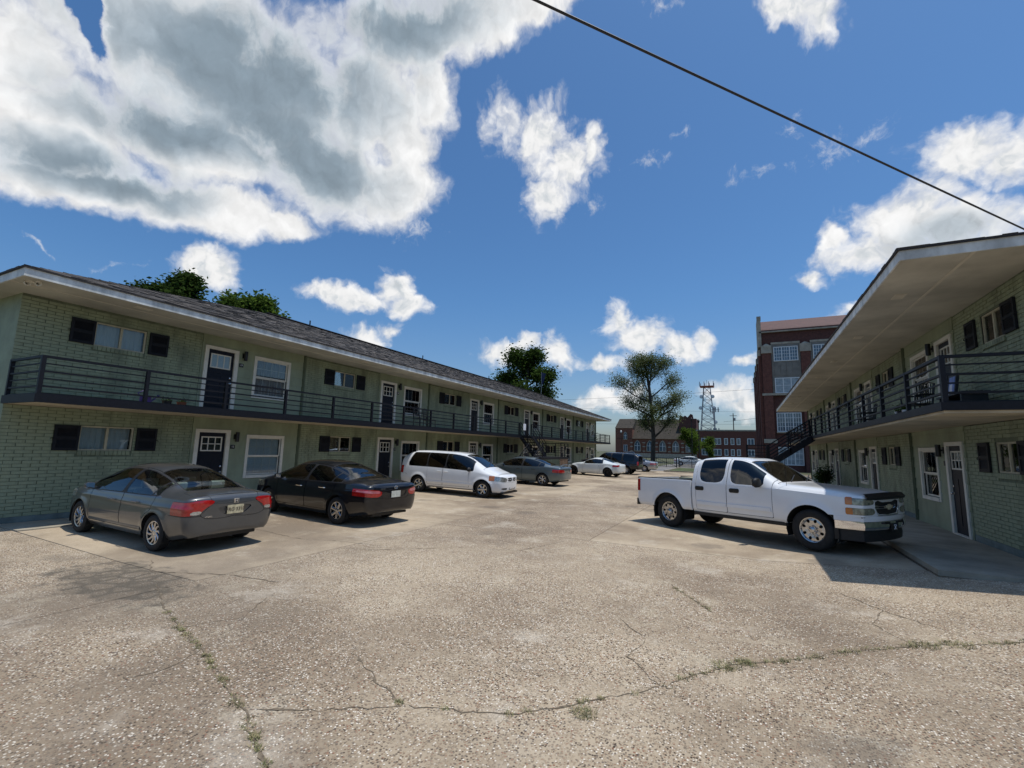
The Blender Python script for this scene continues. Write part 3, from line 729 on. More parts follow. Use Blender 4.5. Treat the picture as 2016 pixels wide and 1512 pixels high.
    for i in range(6):
        z = top - i*.155; t = (.062, .030, .046, .030, .046, .030)[i]
        for (a, b) in ((0.02, gap[0]), (gap[1], L-.02)):
            r = MB(); fb(r, bal-.03-t/2, bal-.03+t/2, a, b, z-t*.8, z); r.build('rail', 'rail_black', bo)
        for e in (.02, L-.02):
            r = MB(); fb(r, .04, bal-.055, e-t/2, e+t/2, z-t*.8, z); r.build('rail', 'rail_black', bo)
    # roof
    ez = eave_z; e0, e1 = -hip, L + hip
    sf = MB(); fb(sf, -.012, over, e0, e1, ez, ez+.02); fb(sf, -depth, -.012, e0, 0, ez, ez+.02); fb(sf, -depth, -.012, L, e1, ez, ez+.02); fb(sf, -depth-over, -depth, e0, e1, ez, ez+.02)
    so = sf.build('soffit', 'soffit_cream', root)
    st = MB(); fb(st, over*.52, over*.52+.05, e0+.02, e1-.02, ez-.008, ez-.0005); st.build('soffit_trim', 'vent_white', so)
    for k in range(int(L / 3.8)):
        v = MB(); fb(v, over*.70, over*.70+.20, 1.6+k*3.8, 1.95+k*3.8, ez-.01, ez-.0005)
        for q in range(5): fb(v, over*.70+.02, over*.70+.18, 1.64+k*3.8+q*.06, 1.66+k*3.8+q*.06, ez-.014, ez-.01)
        v.build('soffit_vent', 'vent_white', so)
    fz0, fz1 = ez - .012, ez + .155
    for nm, a in (('f', (over, over+.03, e0-.03, e1+.03)), ('n', (-depth-over, over, e0-.03, e0)), ('e', (-depth-over, over, e1, e1+.03)), ('b', (-depth-over-.03, -depth-over, e0-.03, e1+.03))):
        m = MB(); fb(m, *a, fz0, fz1); m.build('fascia', 'fascia_white', root)
    rz0 = fz1
    A = [(over+.06, e0-.06), (over+.06, e1+.06), (-depth-over-.06, e1+.06), (-depth-over-.06, e0-.06)]
    rd = over - ridge_d; hr = 8.5
    RA, RB = (rd, e0+hr), (rd, e1-hr)
    rm = MB(); P3 = [(D(p[0]), p[1], rz0) for p in A] + [(D(RA[0]), RA[1], ridge_z), (D(RB[0]), RB[1], ridge_z)]
    rm.add(P3 + [(p[0], p[1], p[2]+.03) for p in P3], [(0,1,2,3), (6,7,11,10), (7,8,11), (8,9,10,11), (9,6,10), (0,6,7,1), (1,7,8,2), (2,8,9,3), (3,9,6,0)])
    # fix: sloped planes are 6..11
    ro = rm.build('roof', 'shingle_c', root)
    shm = MB(); rg2 = random.Random(5)
    def slope(a, b, c, d_, nrm):
        """courses of random tabs on the quad a-b (eave) c-d (ridge, above b and a)"""
        a, b, c, d_ = map(Vector, (a, b, c, d_)); ln = ((d_-a).length + (c-b).length)/2; up0 = nrm
        h = ((c + d_)/2 - (a + b)/2).length; n = max(4, int(h/.15))
        for i in range(n):
            p0, p1 = a.lerp(d_, i/n), b.lerp(c, i/n); q0, q1 = a.lerp(d_, min(1, (i+1.15)/n)), b.lerp(c, min(1, (i+1.15)/n))
            Lr = (p1-p0).length; t = -rg2.uniform(0, .3)
            while t < Lr:
                w = rg2.uniform(.14, .34); t0, t1 = max(0, t)/Lr, min(Lr, t+w)/Lr; t += w
                if t1 <= t0: continue
                hh = rg2.choice((.006, .012, .018)); o0 = up0 * hh; o1 = up0 * .003
                lo = (a.lerp(d_, i/n).lerp(b.lerp(c, i/n), t0)) ; vs = [p0.lerp(p1, t0)+o0, p0.lerp(p1, t1)+o0, q0.lerp(q1, t1)+o1, q0.lerp(q1, t0)+o1, p0.lerp(p1, t0), p0.lerp(p1, t1)]
                shm.add([tuple(v) for v in vs], [(0,1,2,3), (4,5,1,0)], rg2.choice((0, 0, 1, 1, 2)))
    T = [Vector(P3[k]) + Vector((0, 0, .031)) for k in range(6)]
    def nr(a, b, c):
        n_ = (b-a).cross(c-a).normalized(); return n_ if n_.z > 0 else -n_
    slope(T[0], T[1], T[5], T[4], nr(T[0], T[1], T[5])); slope(T[3], T[0], T[4], T[4], nr(T[3], T[0], T[4])); slope(T[1], T[2], T[5], T[5], nr(T[1], T[2], T[5]))
    tag(shm.build('shingles', ['shingle_a', 'shingle_b', 'shingle_c'], ro, fixn=False), kind='stuff')
    rc = MB(); rc.bar(T[4]+Vector((0,0,.02)), T[5]+Vector((0,0,.02)), .26, .03); rc.build('ridge_cap', 'shingle_c', ro)
    for k in range(4 if s > 0 else 0):
        vp = MB(); yv = 10 + k*8.3; xv = rd + .25
        vp.tube([(D(xv), yv, ridge_z-.2), (D(xv), yv, ridge_z+.22)], .03, 8); vp.build('vent_pipe', 'lamp_black', ro)
    return root
apL = apartment('apartment_building', 'long green brick two-storey apartment block behind the row of parked cars', -14.4, 1, 4.1, 6, 0.0, 0.10, 1.6, 1.6, (1.38, 2.50), .90, 2.56, 5.2, 4.7, 7.25, .47, (22.95-.1, 24.87), 13)
apR = apartment('apartment_building', 'green apartment block behind the white pickup truck with deep eave overhead', 4.55, -1, 10.07, 4, 0.08, 0.245, 2.0, 1.5, (1.68, 2.60), 1.18, 2.80, 5.33, 5.1, 7.5, .47, (15.93, 17.0), 0)
# floodlight under the near eave corner of the left block
fl = MB()
for k in (-.09, .09):
    fl.tube([(k*.2, k*.2, 0), (k, k*.6, -.03)], .015, 8); fl.lathe([(.001, 0), (.03, 0), (.055, .08), (.055, .1), (.045, .1), (.02, .05)], 14, 'x', (k*1.0, k*.6, -.04))
fl.lathe([(.001, .012), (.06, .012), (.06, -.005), (.001, -.01)], 14, 'z')
fl.build('floodlight', 'trim_white', apL, True, (1.2, -.25, 5.19))

# ------------------------------------------------------------------ outside stairs
def stairs(name, label, org, sx, top_z, mid_z, low_z, run1, run2, w, land, land2, group, lattice):
    """org: balcony-edge corner; sx: outward direction in x; upper flight falls towards +y"""
    t = thing(name, (org[0], org[1], low_z), label, 'staircase', group)
    o = lambda d, y, z: (sx*d, y, z - low_z)
    def flight(d0, d1, ya, za, yb, zb_, n):
        for d in (d0, d1):
            m = MB(); m.bar(o(d, ya, za-.06), o(d, yb, zb_-.06), .04, .24); m.build('stringer', 'rail_black', t)
        for k in range(n):
            f = (k+.5)/n; y = ya+(yb-ya)*f; z = za+(zb_-za)*(k+1)/n + (za-zb_)/n*.4; dy = abs(yb-ya)/n*.55
            m = MB(); m.box(*sorted((sx*d0, sx*d1)), y-dy, y+dy, z-low_z-.025, z-low_z+.02); m.build('tread', 'rail_black', t)
        for d in (d0, d1):
            for i in range(4):
                zz = .86 - i*.24; m = MB(); m.bar(o(d, ya, za+zz), o(d, yb, zb_+zz), .03, .03 if i else .045); m.build('rail', 'rail_black', t)
            for f in (0.02, .5, .98):
                m = MB(); y = ya+(yb-ya)*f; z = za+(zb_-za)*f; m.box(sx*d-.022, sx*d+.022, y-.022, y+.022, z-low_z-.1, z-low_z+.88); m.build('railing_post', 'rail_black', t)
    flight(.08, w, 0, top_z, run1, mid_z, 8)
    m = MB(); m.box(*sorted((sx*.06, sx*land2)), land[0], land[1], mid_z-low_z-.14, mid_z-low_z); m.build('landing', 'rail_black', t)
    for (d, y) in ((.1, land[0]+.05), (.1, land[1]-.05), (land2-.04, land[0]+.05), (land2-.04, land[1]-.05)):
        m = MB(); m.box(sx*d-.035, sx*d+.035, y-.035, y+.035, 0, mid_z-low_z-.14); m.build('leg', 'rail_black', t)
    ends = [((.06, land[1]-.02), (land2, land[1]-.02)), ((land2, run1+.1), (land2, land[1]-.02))]
    for a, b in ends:
        for i in range(6):
            z = mid_z+.9-i*.16; m = MB(); m.bar(o(a[0], a[1], z), o(b[0], b[1], z), .025, .025 if i else .045); m.build('rail', 'rail_black', t)
        for f in (0.01, .5, .99):
            m = MB(); x, y = a[0]+(b[0]-a[0])*f, a[1]+(b[1]-a[1])*f; m.box(sx*x-.022, sx*x+.022, y-.022, y+.022, mid_z-low_z, mid_z-low_z+.9); m.build('railing_post', 'rail_black', t)
    if run2: flight(land2-w, land2-.03, land[0], mid_z, land[0]-run2, low_z+.02, 7)
    if lattice:
        m = MB(); y0, y1 = land[1]-1.6, land[1]-.05; zz = mid_z-low_z-.2; x = sx*(land2-.02)
        for k in range(-8, 20):
            for q in (1, -1):
                a = y0 + k*.13
                p0, p1 = (a, 0), (a+q*zz, zz)
                if q < 0: p0, p1 = (a+.5, 0), (a+.5-zz, zz)
                # clip to panel
                lo = max(0., min(1., (y0-p0[0])/(p1[0]-p0[0]))); hi = max(0., min(1., (y1-p0[0])/(p1[0]-p0[0])))
                lo, hi = min(lo, hi), max(lo, hi)
                if hi - lo > .05: m.bar((x, p0[0]+(p1[0]-p0[0])*lo, zz*lo+.02), (x+.012*q, p0[0]+(p1[0]-p0[0])*hi, zz*hi+.02), .03, .008)
        m.build('lattice', 'wood_brown', t)
        m = MB(); m.box(x-.02, x+.02, y0-.05, y1, zz+.02, zz+.08); m.box(x-.02, x+.02, y0-.05, y1, 0, .05); m.build('lattice_frame', 'wood_brown', t)
    return t
stL = stairs('staircase', 'black steel staircase with landing beside the left apartment block', (-12.8, 27.0, 0), 1, 2.83, 1.50, ground_z(-12), 2.3, 2.5, .95, (-.6, 3.9), 1.95, 'outside steel stairs', True)
def right_stairs():
    t = thing('staircase', (3.05, 26.0, 0), 'black steel staircase on the right block seen behind the pickup cab', 'staircase', 'outside steel stairs')
    def flight(A, B, w, n, rails=5):
        A, B, w = Vector(A), Vector(B), Vector(w)
        for k in (0, 1):
            m = MB(); m.bar(A+w*k-Vector((0, 0, .08)), B+w*k-Vector((0, 0, .08)), .05, .27); m.build('stringer', 'rail_black', t)
            for i in range(rails):
                z = Vector((0, 0, .86-i*.17)); m = MB(); m.bar(A+w*k+z, B+w*k+z, .03, .045 if i == 0 else .028); m.build('rail', 'rail_black', t)
            for f in (.02, .5, .98):
                p = A.lerp(B, f)+w*k; m = MB(); m.box(p.x-.025, p.x+.025, p.y-.025, p.y+.025, p.z-.15, p.z+.88); m.build('railing_post', 'rail_black', t)
        d = (B-A); h = Vector((d.x, d.y, 0)); run = h.length/n; h.normalize()
        for k in range(n):
            p = A.lerp(B, (k+.5)/n); a = p-h*run*.6; b = p+h*run*.6; m = MB()
            m.add([tuple(a+Vector((0, 0, -.04))), tuple(b+Vector((0, 0, -.04))), tuple(b+w+Vector((0, 0, -.04))), tuple(a+w+Vector((0, 0, -.04))), tuple(a), tuple(b), tuple(b+w), tuple(a+w)], [(3,2,1,0), (4,5,6,7), (0,1,5,4), (1,2,6,5), (2,3,7,6), (3,0,4,7)]); m.build('tread', 'rail_black', t)
    flight((0, 0, 2.91), (-1.9, 0, 1.58), (0, 1.0, 0), 8)
    m = MB(); m.box(-2.85, -1.88, -.05, 1.1, 1.44, 1.58); m.build('landing', 'rail_black', t)
    for (a, b) in (((-2.82, -.02), (-1.9, -.02)), ((-2.82, -.02), (-2.82, 1.08))):
        for i in range(5): m = MB(); m.bar((a[0], a[1], 2.45-i*.17), (b[0], b[1], 2.45-i*.17), .03, .045 if i == 0 else .028); m.build('rail', 'rail_black', t)
    for (x, y) in ((-2.82, -.02), (-2.82, 1.05), (-1.93, -.02)):
        m = MB(); m.box(x-.04, x+.04, y-.04, y+.04, .1, 2.47); m.build('railing_post', 'rail_black', t)
    flight((-2.82, 1.1, 1.58), (-2.82, 3.3, .12), (.9, 0, 0), 8)
right_stairs()
# ------------------------------------------------------------------ far buildings
mat('brick_red', (0.155, 0.058, 0.042), 0.85, var=0.22, scale=5, bump=0.3, bscale=30)
mat('brick_dark', (0.105, 0.040, 0.032), 0.85, var=0.2, scale=5, bump=0.3, bscale=30)
mat('brick_orange', (0.21, 0.085, 0.055), 0.85, var=0.2, scale=3, bump=0.3, bscale=30)
mat('limestone', (0.40, 0.36, 0.29), 0.8, var=0.18, scale=2, bump=0.2)
mat('panel_grey', (0.22, 0.205, 0.18), 0.8, var=0.15, scale=1.5)
mat('roof_red', (0.095, 0.036, 0.030), 0.7, var=0.15, scale=2)
mat('roof_brown', (0.045, 0.036, 0.026), 0.9, var=0.25, scale=1.5, bump=0.4, bscale=12)
mat('win_frame', (0.70, 0.73, 0.74), 0.5, var=0.05)
mat('pane_far', (0.10, 0.15, 0.20), 0.08, var=0.3, scale=3, spec=1.0)
mat('pane_shade', (0.34, 0.40, 0.44), 0.25, var=0.2, scale=3)
mat('beige_wall', (0.46, 0.38, 0.28), 0.8, var=0.1, scale=0.6)
mat('steel_grey', (0.33, 0.33, 0.34), 0.5, metal=0.6, var=0.1)
mat('steel_red', (0.40, 0.07, 0.04), 0.5, var=0.1)
mat('pole_wood', (0.13, 0.10, 0.075), 0.9, var=0.2, scale=6, stretch=(1, 1, .1))
mat('cable_black', (0.012, 0.011, 0.012), 0.5, var=0.1)
mat('fence_black', (0.015, 0.015, 0.016), 0.5, var=0.1)
mat('bark', (0.085, 0.068, 0.054), 0.95, var=0.3, scale=4, bump=0.7, bscale=14, stretch=(1, 1, .25))
leaf_mat('leaf_dark', (0.036, 0.060, 0.016))
leaf_mat('leaf_mid', (0.060, 0.100, 0.022))
leaf_mat('leaf_light', (0.13, 0.20, 0.035))
leaf_mat('leaf_pale', (0.165, 0.180, 0.085))

def window_unit(parent, x0, x1, z0, z1, y, cols, fr=.09, munt=(2, 4), pane='pane_far', name='window'):
    """casement group on a wall facing -y"""
    m = MB()
    m.box(x0, x1, y-.07, y, z0, z0+fr); m.box(x0, x1, y-.07, y, z1-fr, z1)
    for k in range(cols+1):
        a = x0 + (x1-x0-fr)*k/cols; m.box(a, a+fr, y-.069, y-.001, z0+fr, z1-fr)
    w = m.build(name, 'win_frame', parent)
    for k in range(cols):
        a = x0 + (x1-x0-fr)*k/cols + fr; b = x0 + (x1-x0-fr)*(k+1)/cols
        p = MB(); p.box(a, b, y-.03, y-.02, z0+fr, z1-fr); p.build('pane', pane, w)
        if munt:
            q = MB()
            for i in range(1, munt[0]): c = a+(b-a)*i/munt[0]; q.box(c-.018, c+.018, y-.045, y-.028, z0+fr, z1-fr)
            for i in range(1, munt[1]): c = z0+fr+(z1-z0-2*fr)*i/munt[1]; q.box(a, b, y-.044, y-.0285, c-.018, c+.018)
            q.build('muntin', 'win_frame', w)
    return w
# --- four-storey school
def school():
    Y = 60.0; X = 2.40
    t = thing('school_building', (X, Y, 0), 'tall dark red brick building with triple white windows behind the right block', 'building')
    W_, D_, H = 26.0, 30.0, 15.6
    m = MB(); m.box(0, W_, 0.25, D_, 0, H); m.build('wall', 'brick_dark', t)
    pit = 3.84
    m = MB(); m.box(-.05, W_, .15, .25, H-2.5, H+.9); m.build('parapet_wall', 'brick_dark', t)
    m = MB(); m.add([(-.1, -.1, H+.75), (W_, -.1, H+.75), (W_, 3.2, H+2.6), (-.1, 3.2, H+2.6), (-.1, .3, H+.75), (W_, .3, H+.75)], [(0,1,2,3)]); m.add([(-.1, -.1, H+.6), (W_, -.1, H+.6), (W_, -.1, H+.75), (-.1, -.1, H+.75)], [(0,1,2,3)]); m.build('roof', 'roof_red', t)
    m = MB(); m.box(-.12, W_, -.12, .1, H+.45, H+.6); m.build('eave_band', 'limestone', t)
    m = MB(); m.box(-.25, .12, -.12, 3.3, H-1.2, H+2.3); m.box(-.28, .15, -.14, .3, H+2.0, H+2.45); m.build('gable_parapet', 'limestone', t)
    for k in range(7):
        a = .1 + k*pit
        for (z0, z1) in ((3.75, 8.7), (8.95, 13.6)):
            p = MB(); p.box(a, a+.92, -.12, .25, z0, z1); p.build('pier', 'brick_red', t)
        p = MB(); p.box(a-.12, a+1.04, -.25, .25, 0, 3.3); p.build('pier_base', 'brick_dark', t)
        p = MB(); p.box(a-.2, a+1.12, -.33, .25, 3.3, 3.75); p.build('pier_cap', 'limestone', t)
        p = MB(); p.box(a-.08, a+1.0, -.2, .25, 13.6, 14.5); p.add([(a+.05, -.2, 14.5), (a+.87, -.2, 14.5), (a+.87, .25, 14.5), (a+.05, .25, 14.5), (a+.46, -.05, 14.75)], [(0,1,4), (1,2,4), (2,3,4), (3,0,4)]); p.build('pier_cap', 'limestone', t)
        b = a + .95; c = a + pit - .03
        p = MB(); p.box(b, c, .02, .25, 8.7, 14.6); p.build('spandrel_panel', 'panel_grey', t)
        for q in range(4):
            p = MB(); e = b+.25+q*(c-b-.5)/4; p.box(e+.02, e+(c-b-.5)/4-.02, -.01, .02, 10.95, 12.4); p.build('panel', 'panel_grey', t)
        window_unit(t, b+.22, c-.22, 12.62, 14.3, .02, 3, munt=(3, 4)); window_unit(t, b+.22, c-.22, 8.95, 10.7, .02, 3, munt=(1, 2), pane='pane_shade'); window_unit(t, b+.22, c-.22, 4.6, 6.75, .25, 3, munt=(3, 4)); window_unit(t, b+.22, c-.22, .9, 2.9, .25, 3, munt=(2, 3), pane='pane_shade')
        p = MB(); p.box(b+.15, c-.15, -.02, .25, 4.45, 4.6); p.build('sill', 'limestone', t)
        p = MB(); p.box(b, c, .0, .25, 14.62, 14.85); p.build('band', 'limestone', t)
    p = MB(); p.box(-.04, W_, -.16, .25, 8.7, 8.95); p.build('band', 'limestone', t)
    for k in range(5):          # left side, seen edge-on
        p = MB(); p.box(-.28, 0, .3+k*5.5, 1.5+k*5.5, 0, 13.4); p.build('pier', 'brick_red', t)
        p = MB(); p.box(-.36, 0, .2+k*5.5, 1.6+k*5.5, 13.4, 14.1); p.build('pier_cap', 'limestone', t)
        p = MB(); p.box(-.06, 0, 2.0+k*5.5, 5.2+k*5.5, 9.2, 13.2); p.build('window', 'win_frame', t)
    return t
school()
# --- brick church and its wing
def church():
    Y = 150.0
    t = thing('church_building', (-24, Y, 0), 'low red brick church with pointed windows and brown roof behind bare tree', 'building')
    m = MB(); m.box(-12.3, 11.7, 0, 14, 0, 6.1); m.build('wall', 'brick_orange', t)
    m = MB(); m.prism([(-.5, 6.0), (7, 12.5), (14.5, 6.0)], 'x', -12.3, 11.4); m.build('roof', 'roof_brown', t)
    m = MB(); m.box(-12.5, -7.1, -.4, 13, 0, 9.4); m.build('wall', 'brick_orange', t)
    m = MB(); m.prism([(-.6, 9.3), (6, 12.7), (13, 9.3)], 'x', -12.6, -7.0); m.build('roof', 'roof_brown', t)
    m = MB(); m.box(6.8, 11.8, 2.0, 9, 6.0, 12.4); m.build('tower', 'brick_dark', t)
    m = MB(); m.prism([(6.8, 12.4), (7.2, 13.6), (8.0, 13.0), (8.6, 13.4), (9.3, 12.8), (10.2, 13.9), (10.8, 13.6), (11.0, 12.4)], 'y', 2.0, 2.5); m.build('parapet_wall', 'brick_dark', t)
    m = MB(); m.box(6.8, 11.8, 1.9, 2.0, 7.4, 7.7); m.build('band', 'limestone', t)
    m = MB(); m.box(-7.0, 11.9, -.12, 0, 5.95, 6.25); m.build('eave_band', 'limestone', t)
    m = MB(); m.box(-12.6, 11.8, -.45, -.4, 0, 1.5); m.box(-7.05, 11.8, -.2, -.02, 0, 1.5); m.build('stone_base', 'limestone', t)
    def gothic(x, z0, z1, w, y):
        def arch(w_, z0_, z1_, n=7):
            zs = z1_ - w_*1.0; P = [(-w_/2, z0_), (w_/2, z0_)]
            for k in range(n+1):
                a = math.pi/3*k/n; P.append((-w_/2 + w_*math.cos(a), zs + w_*1.0*math.sin(a)/math.sin(math.pi/3)))
            for k in range(n-1, -1, -1):
                a = math.pi/3*k/n; P.append((w_/2 - w_*math.cos(a), zs + w_*1.0*math.sin(a)/math.sin(math.pi/3)))
            return [(x+p[0], p[1]) for p in P]
        a = MB(); a.prism(arch(w, z0, z1), 'y', y-.18, y); o = a.build('window', 'limestone', t)
        a = MB(); a.prism(arch(w*.78, z0+.25, z1-.3), 'y', y-.22, y-.17); a.build('pane', 'pane_far', o)
        a = MB(); a.box(x-.07, x+.07, y-.27, y-.21, z0+.25, z1-.9); a.box(x-w*.38, x+w*.38, y-.26, y-.215, z0+(z1-z0)*.48, z0+(z1-z0)*.48+.12); a.build('mullion', 'win_frame', o)
    for k in range(5): gothic(-5.6 + k*3.83, 2.0, 5.6, 2.1, 0)
    gothic(-9.3, 5.6, 8.2, 1.2, -.4)
    window_unit(t, -9.9, -8.7, 1.9, 4.0, -.4, 2, munt=None)
    for k in range(6):
        m = MB(); a = -7.4 + k*3.83; m.box(a-.35, a+.35, -.35, 0, 0, 4.6); m.build('buttress', 'brick_orange', t)
        for z in (2.0, 3.4, 4.6): m = MB(); m.box(a-.4, a+.4, -.42, 0, z, z+.28); m.build('stone_band', 'limestone', t)
    w = thing('church_wing', (-12.2, Y+1, 0), 'flat-roofed two-storey red brick wing right of the church', 'building')
    m = MB(); m.box(0, 22, 0, 12, 0, 8.9); m.build('wall', 'brick_red', w)
    m = MB(); m.box(-.1, 22, -.12, .0, 8.6, 9.0); m.build('coping', 'limestone', w)
    for x, wd, c in ((2.3, 1.9, 2), (5.7, 2.1, 2), (8.1, 1.0, 1), (9.8, 1.0, 1), (11.4, 1.0, 1), (14.6, 1.8, 2), (17.8, 1.1, 1)):
        window_unit(w, x-wd/2, x+wd/2, 4.6, 6.5, 0, c, fr=.16, munt=None); window_unit(w, x-wd/2, x+wd/2, 1.4, 3.3, 0, c, fr=.16, munt=None)
church()
t = thing('distant_house', (-68, 190, 0), 'beige stepped building far beyond the end of the left block', 'building')
m = MB(); m.box(-9, 5, 0, 12, 0, 11.5); m.box(-12, -3, 1, 12, 11.5, 14.5); m.build('wall', 'beige_wall', t)
m = MB(); m.box(-9.3, 5.3, -.3, 12, 11.5, 11.9); m.build('roof', 'limestone', t)

# ------------------------------------------------------------------ lattice tower, poles, wires
def lattice_tower(loc, label, H, w0, w1):
    t = thing('lattice_tower', loc, label, 'tower')
    f = lambda z: (w0 + (w1-w0)*min(1, z/H))/2
    cs = ((-1,-1),(1,-1),(1,1),(-1,1)); n = 11
    for c in cs:
        m = MB(); m.tube([(c[0]*f(0), c[1]*f(0), 0), (c[0]*f(H), c[1]*f(H), H)], .14, 6); m.build('leg', 'steel_grey', t)
    for k in range(n):
        z0, z1 = H*k/n, H*(k+1)/n; m = MB()
        for i in range(4):
            a, b = cs[i], cs[(i+1) % 4]
            m.tube([(a[0]*f(z0), a[1]*f(z0), z0), (b[0]*f(z1), b[1]*f(z1), z1)], .06, 5); m.tube([(b[0]*f(z0), b[1]*f(z0), z0), (a[0]*f(z1), a[1]*f(z1), z1)], .06, 5)
            m.tube([(a[0]*f(z1), a[1]*f(z1), z1), (b[0]*f(z1), b[1]*f(z1), z1)], .07, 5)
        m.build('brace', 'steel_red' if k == n-1 else 'steel_grey', t)
    m = MB(); m.box(-2.6, 2.6, -2.6, 2.6, H, H+.3); m.build('platform', 'steel_red', t)
    for i in range(8):
        m = MB(); x, y = (-2.6+5.2*(i % 4)/3, -2.6 if i < 4 else 2.6); m.box(x-.12, x+.12, y-.12, y+.12, H+.2, H+2.0); m.build('antenna', 'steel_grey', t)
    m = MB(); m.tube([(0, 0, H), (0, 0, H+3)], .07, 6); m.build('mast', 'steel_grey', t)
    for (z, s_) in ((H*.86, 1), (H*.86, -1), (H*.7, 1), (H*.7, -1), (H*.5, 1)):
        m = MB(); m.lathe([(.0, 0), (.7, .1), (.75, .35), (.6, .3), (.0, .25)], 12, 'y', (s_*(f(z)+.6), -f(z), z)); m.build('dish', 'win_frame', t)
lattice_tower((-12.0, 205, 0), 'lattice radio tower with a red top platform beyond the church wing', 29.0, 7.2, 2.4)
t = thing('antenna_pole', (-8.8, 190, 0), 'thin grey antenna pole right of the lattice tower', 'pole')
m = MB(); m.tube([(0, 0, 0), (0, 0, 19)], [.35, .2], 8); m.build('pole', 'steel_grey', t)
for z in (10.5, 18.3):
    for k in range(4):
        m = MB(); m.box(-1.5+k*.9, -1.15+k*.9, -.3, -.1, z-.9, z+.9); m.build('antenna', 'steel_grey', t)
    m = MB(); m.box(-1.6, 1.8, -.1, .1, z-.1, z+.1); m.build('bracket', 'steel_grey', t)
def power_pole(loc, label, H, r=.16):
    t = thing('power_pole', loc, label, 'pole', 'poles behind the lot')
    m = MB(); m.tube([(0, 0, 0), (0, 0, H)], [r, r*.65], 8); m.build('pole', 'pole_wood', t)
    m = MB(); m.box(-1.1, 1.1, -.06, .06, H-.9, H-.75); m.build('crossarm', 'pole_wood', t)
    m = MB(); m.lathe([(.0, -.5), (.25, -.5), (.27, .4), (.0, .5)], 10, 'z', (.42, 0, H-2.0)); m.build('transformer', 'steel_grey', t)
power_pole((-2.2, 172, 0), 'wooden power pole rising behind the church wing roof', 15.5, .2)
def lamp_post(loc, label, H, dark=True):
    t = thing('lamp_post', loc, label, 'lamp post', 'lamp posts beyond the fence')
    m = MB(); m.tube([(0, 0, 0), (0, 0, .5), (0, 0, .55), (0, 0, H)], [.13, .13, .07, .055], 10); m.build('post', 'fence_black', t)
    m = MB(); m.lathe([(.0, -.1), (.13, 0), (.2, .3), (.14, .42), (.05, .55), (.0, .56)], 12, 'z', (0, 0, H)); m.build('lamp_head', 'fence_black' if dark else 'win_frame', t)
lamp_post((-7.5, 84, 0), 'tall dark lamp post left of the small green tree', 7.4); lamp_post((-6.1, 80, 0), 'tall dark lamp post right of the small green tree', 6.8); lamp_post((-25.5, 110, 0), 'white globe lamp post by the church corner', 6.3, False)
def wire(a, b, sag, r, name, label, group=None, n=24):
    a, b = Vector(a), Vector(b); pts = []
    for k in range(n+1):
        f = k/n; p = a.lerp(b, f); p.z -= sag*4*f*(1-f); pts.append(p)
    m = MB(); m.tube(pts, r, 6); o = m.build(name, 'cable_black', None, True)
    return tag(o, label, 'cable', group)
wire((-4.6, -3.36, 3.757), (6.8, 9.79, 3.187), .02, .0052, 'overhead_cable', 'thick black cable crossing the sky above the lot', n=40)
for (a, b, lb) in (((-60, 118, 9.6), (30, 118, 9.4), 'lowest thin wire crossing in front of the church'), ((-60, 100, 13.2), (30, 100, 16.0), 'thin wire slanting up behind the lattice tower'), ((-70, 140, 16.5), (30, 140, 13.0), 'thin wire crossing above the church wing'), ((-3, 100, 8.2), (30, 58.8, 12.0), 'thin wire passing in front of the tall brick building')):
    wire(a, b, .8, .022, 'power_wire', lb, 'far wires')

# ------------------------------------------------------------------ fence beyond the lot
def fence(x0, x1, y, H, n, label, gate):
    t = thing('metal_fence', (x0, y, 0), label, 'fence', 'black metal fences')
    L = x1 - x0
    for k in range(n+1):
        m = MB(); x = L*k/n; r = .07 if k in (0, n) else .03; m.box(x-r, x+r, -r, r, 0, H+(.1 if k in (0, n) else 0)); m.build('fence_post', 'fence_black', t)
    for z in (H-.04, H*.55, .12):
        m = MB(); m.box(0, L, -.02, .02, z-.03, z+.03); m.build('rail', 'fence_black', t)
    k = .13
    while k < L:
        m = MB(); m.box(k-.01, k+.01, -.01, .01, .12, H-.05); m.build('picket', 'fence_black', t); k += .13 if gate else .26
    m = MB(); m.bar((0.05, -.03, .15), (L/2, -.03, H-.1), .03, .05); m.bar((L-.05, -.03, .15), (L/2, -.03, H-.1), .03, .05); m.build('brace', 'fence_black', t)
fence(-13.2, -7.9, 66, 1.25, 4, 'black metal fence left of the gate post, beyond the silver sedan', False); fence(-7.6, -4.4, 66.0, 1.3, 2, 'black metal gate in front of the parked white car', True); fence(-4.3, 1.4, 66, 1.25, 3, 'black metal fence running behind the white pickup', False)
kb = MB(); kb.box(-7.35, -7.2, 50.6, 64, 0, .13); kb.box(-7.2, 1.6, 50.45, 50.6, 0, .13); ko = kb.build('kerb', 'walk_concrete'); ko['kind'] = 'structure'

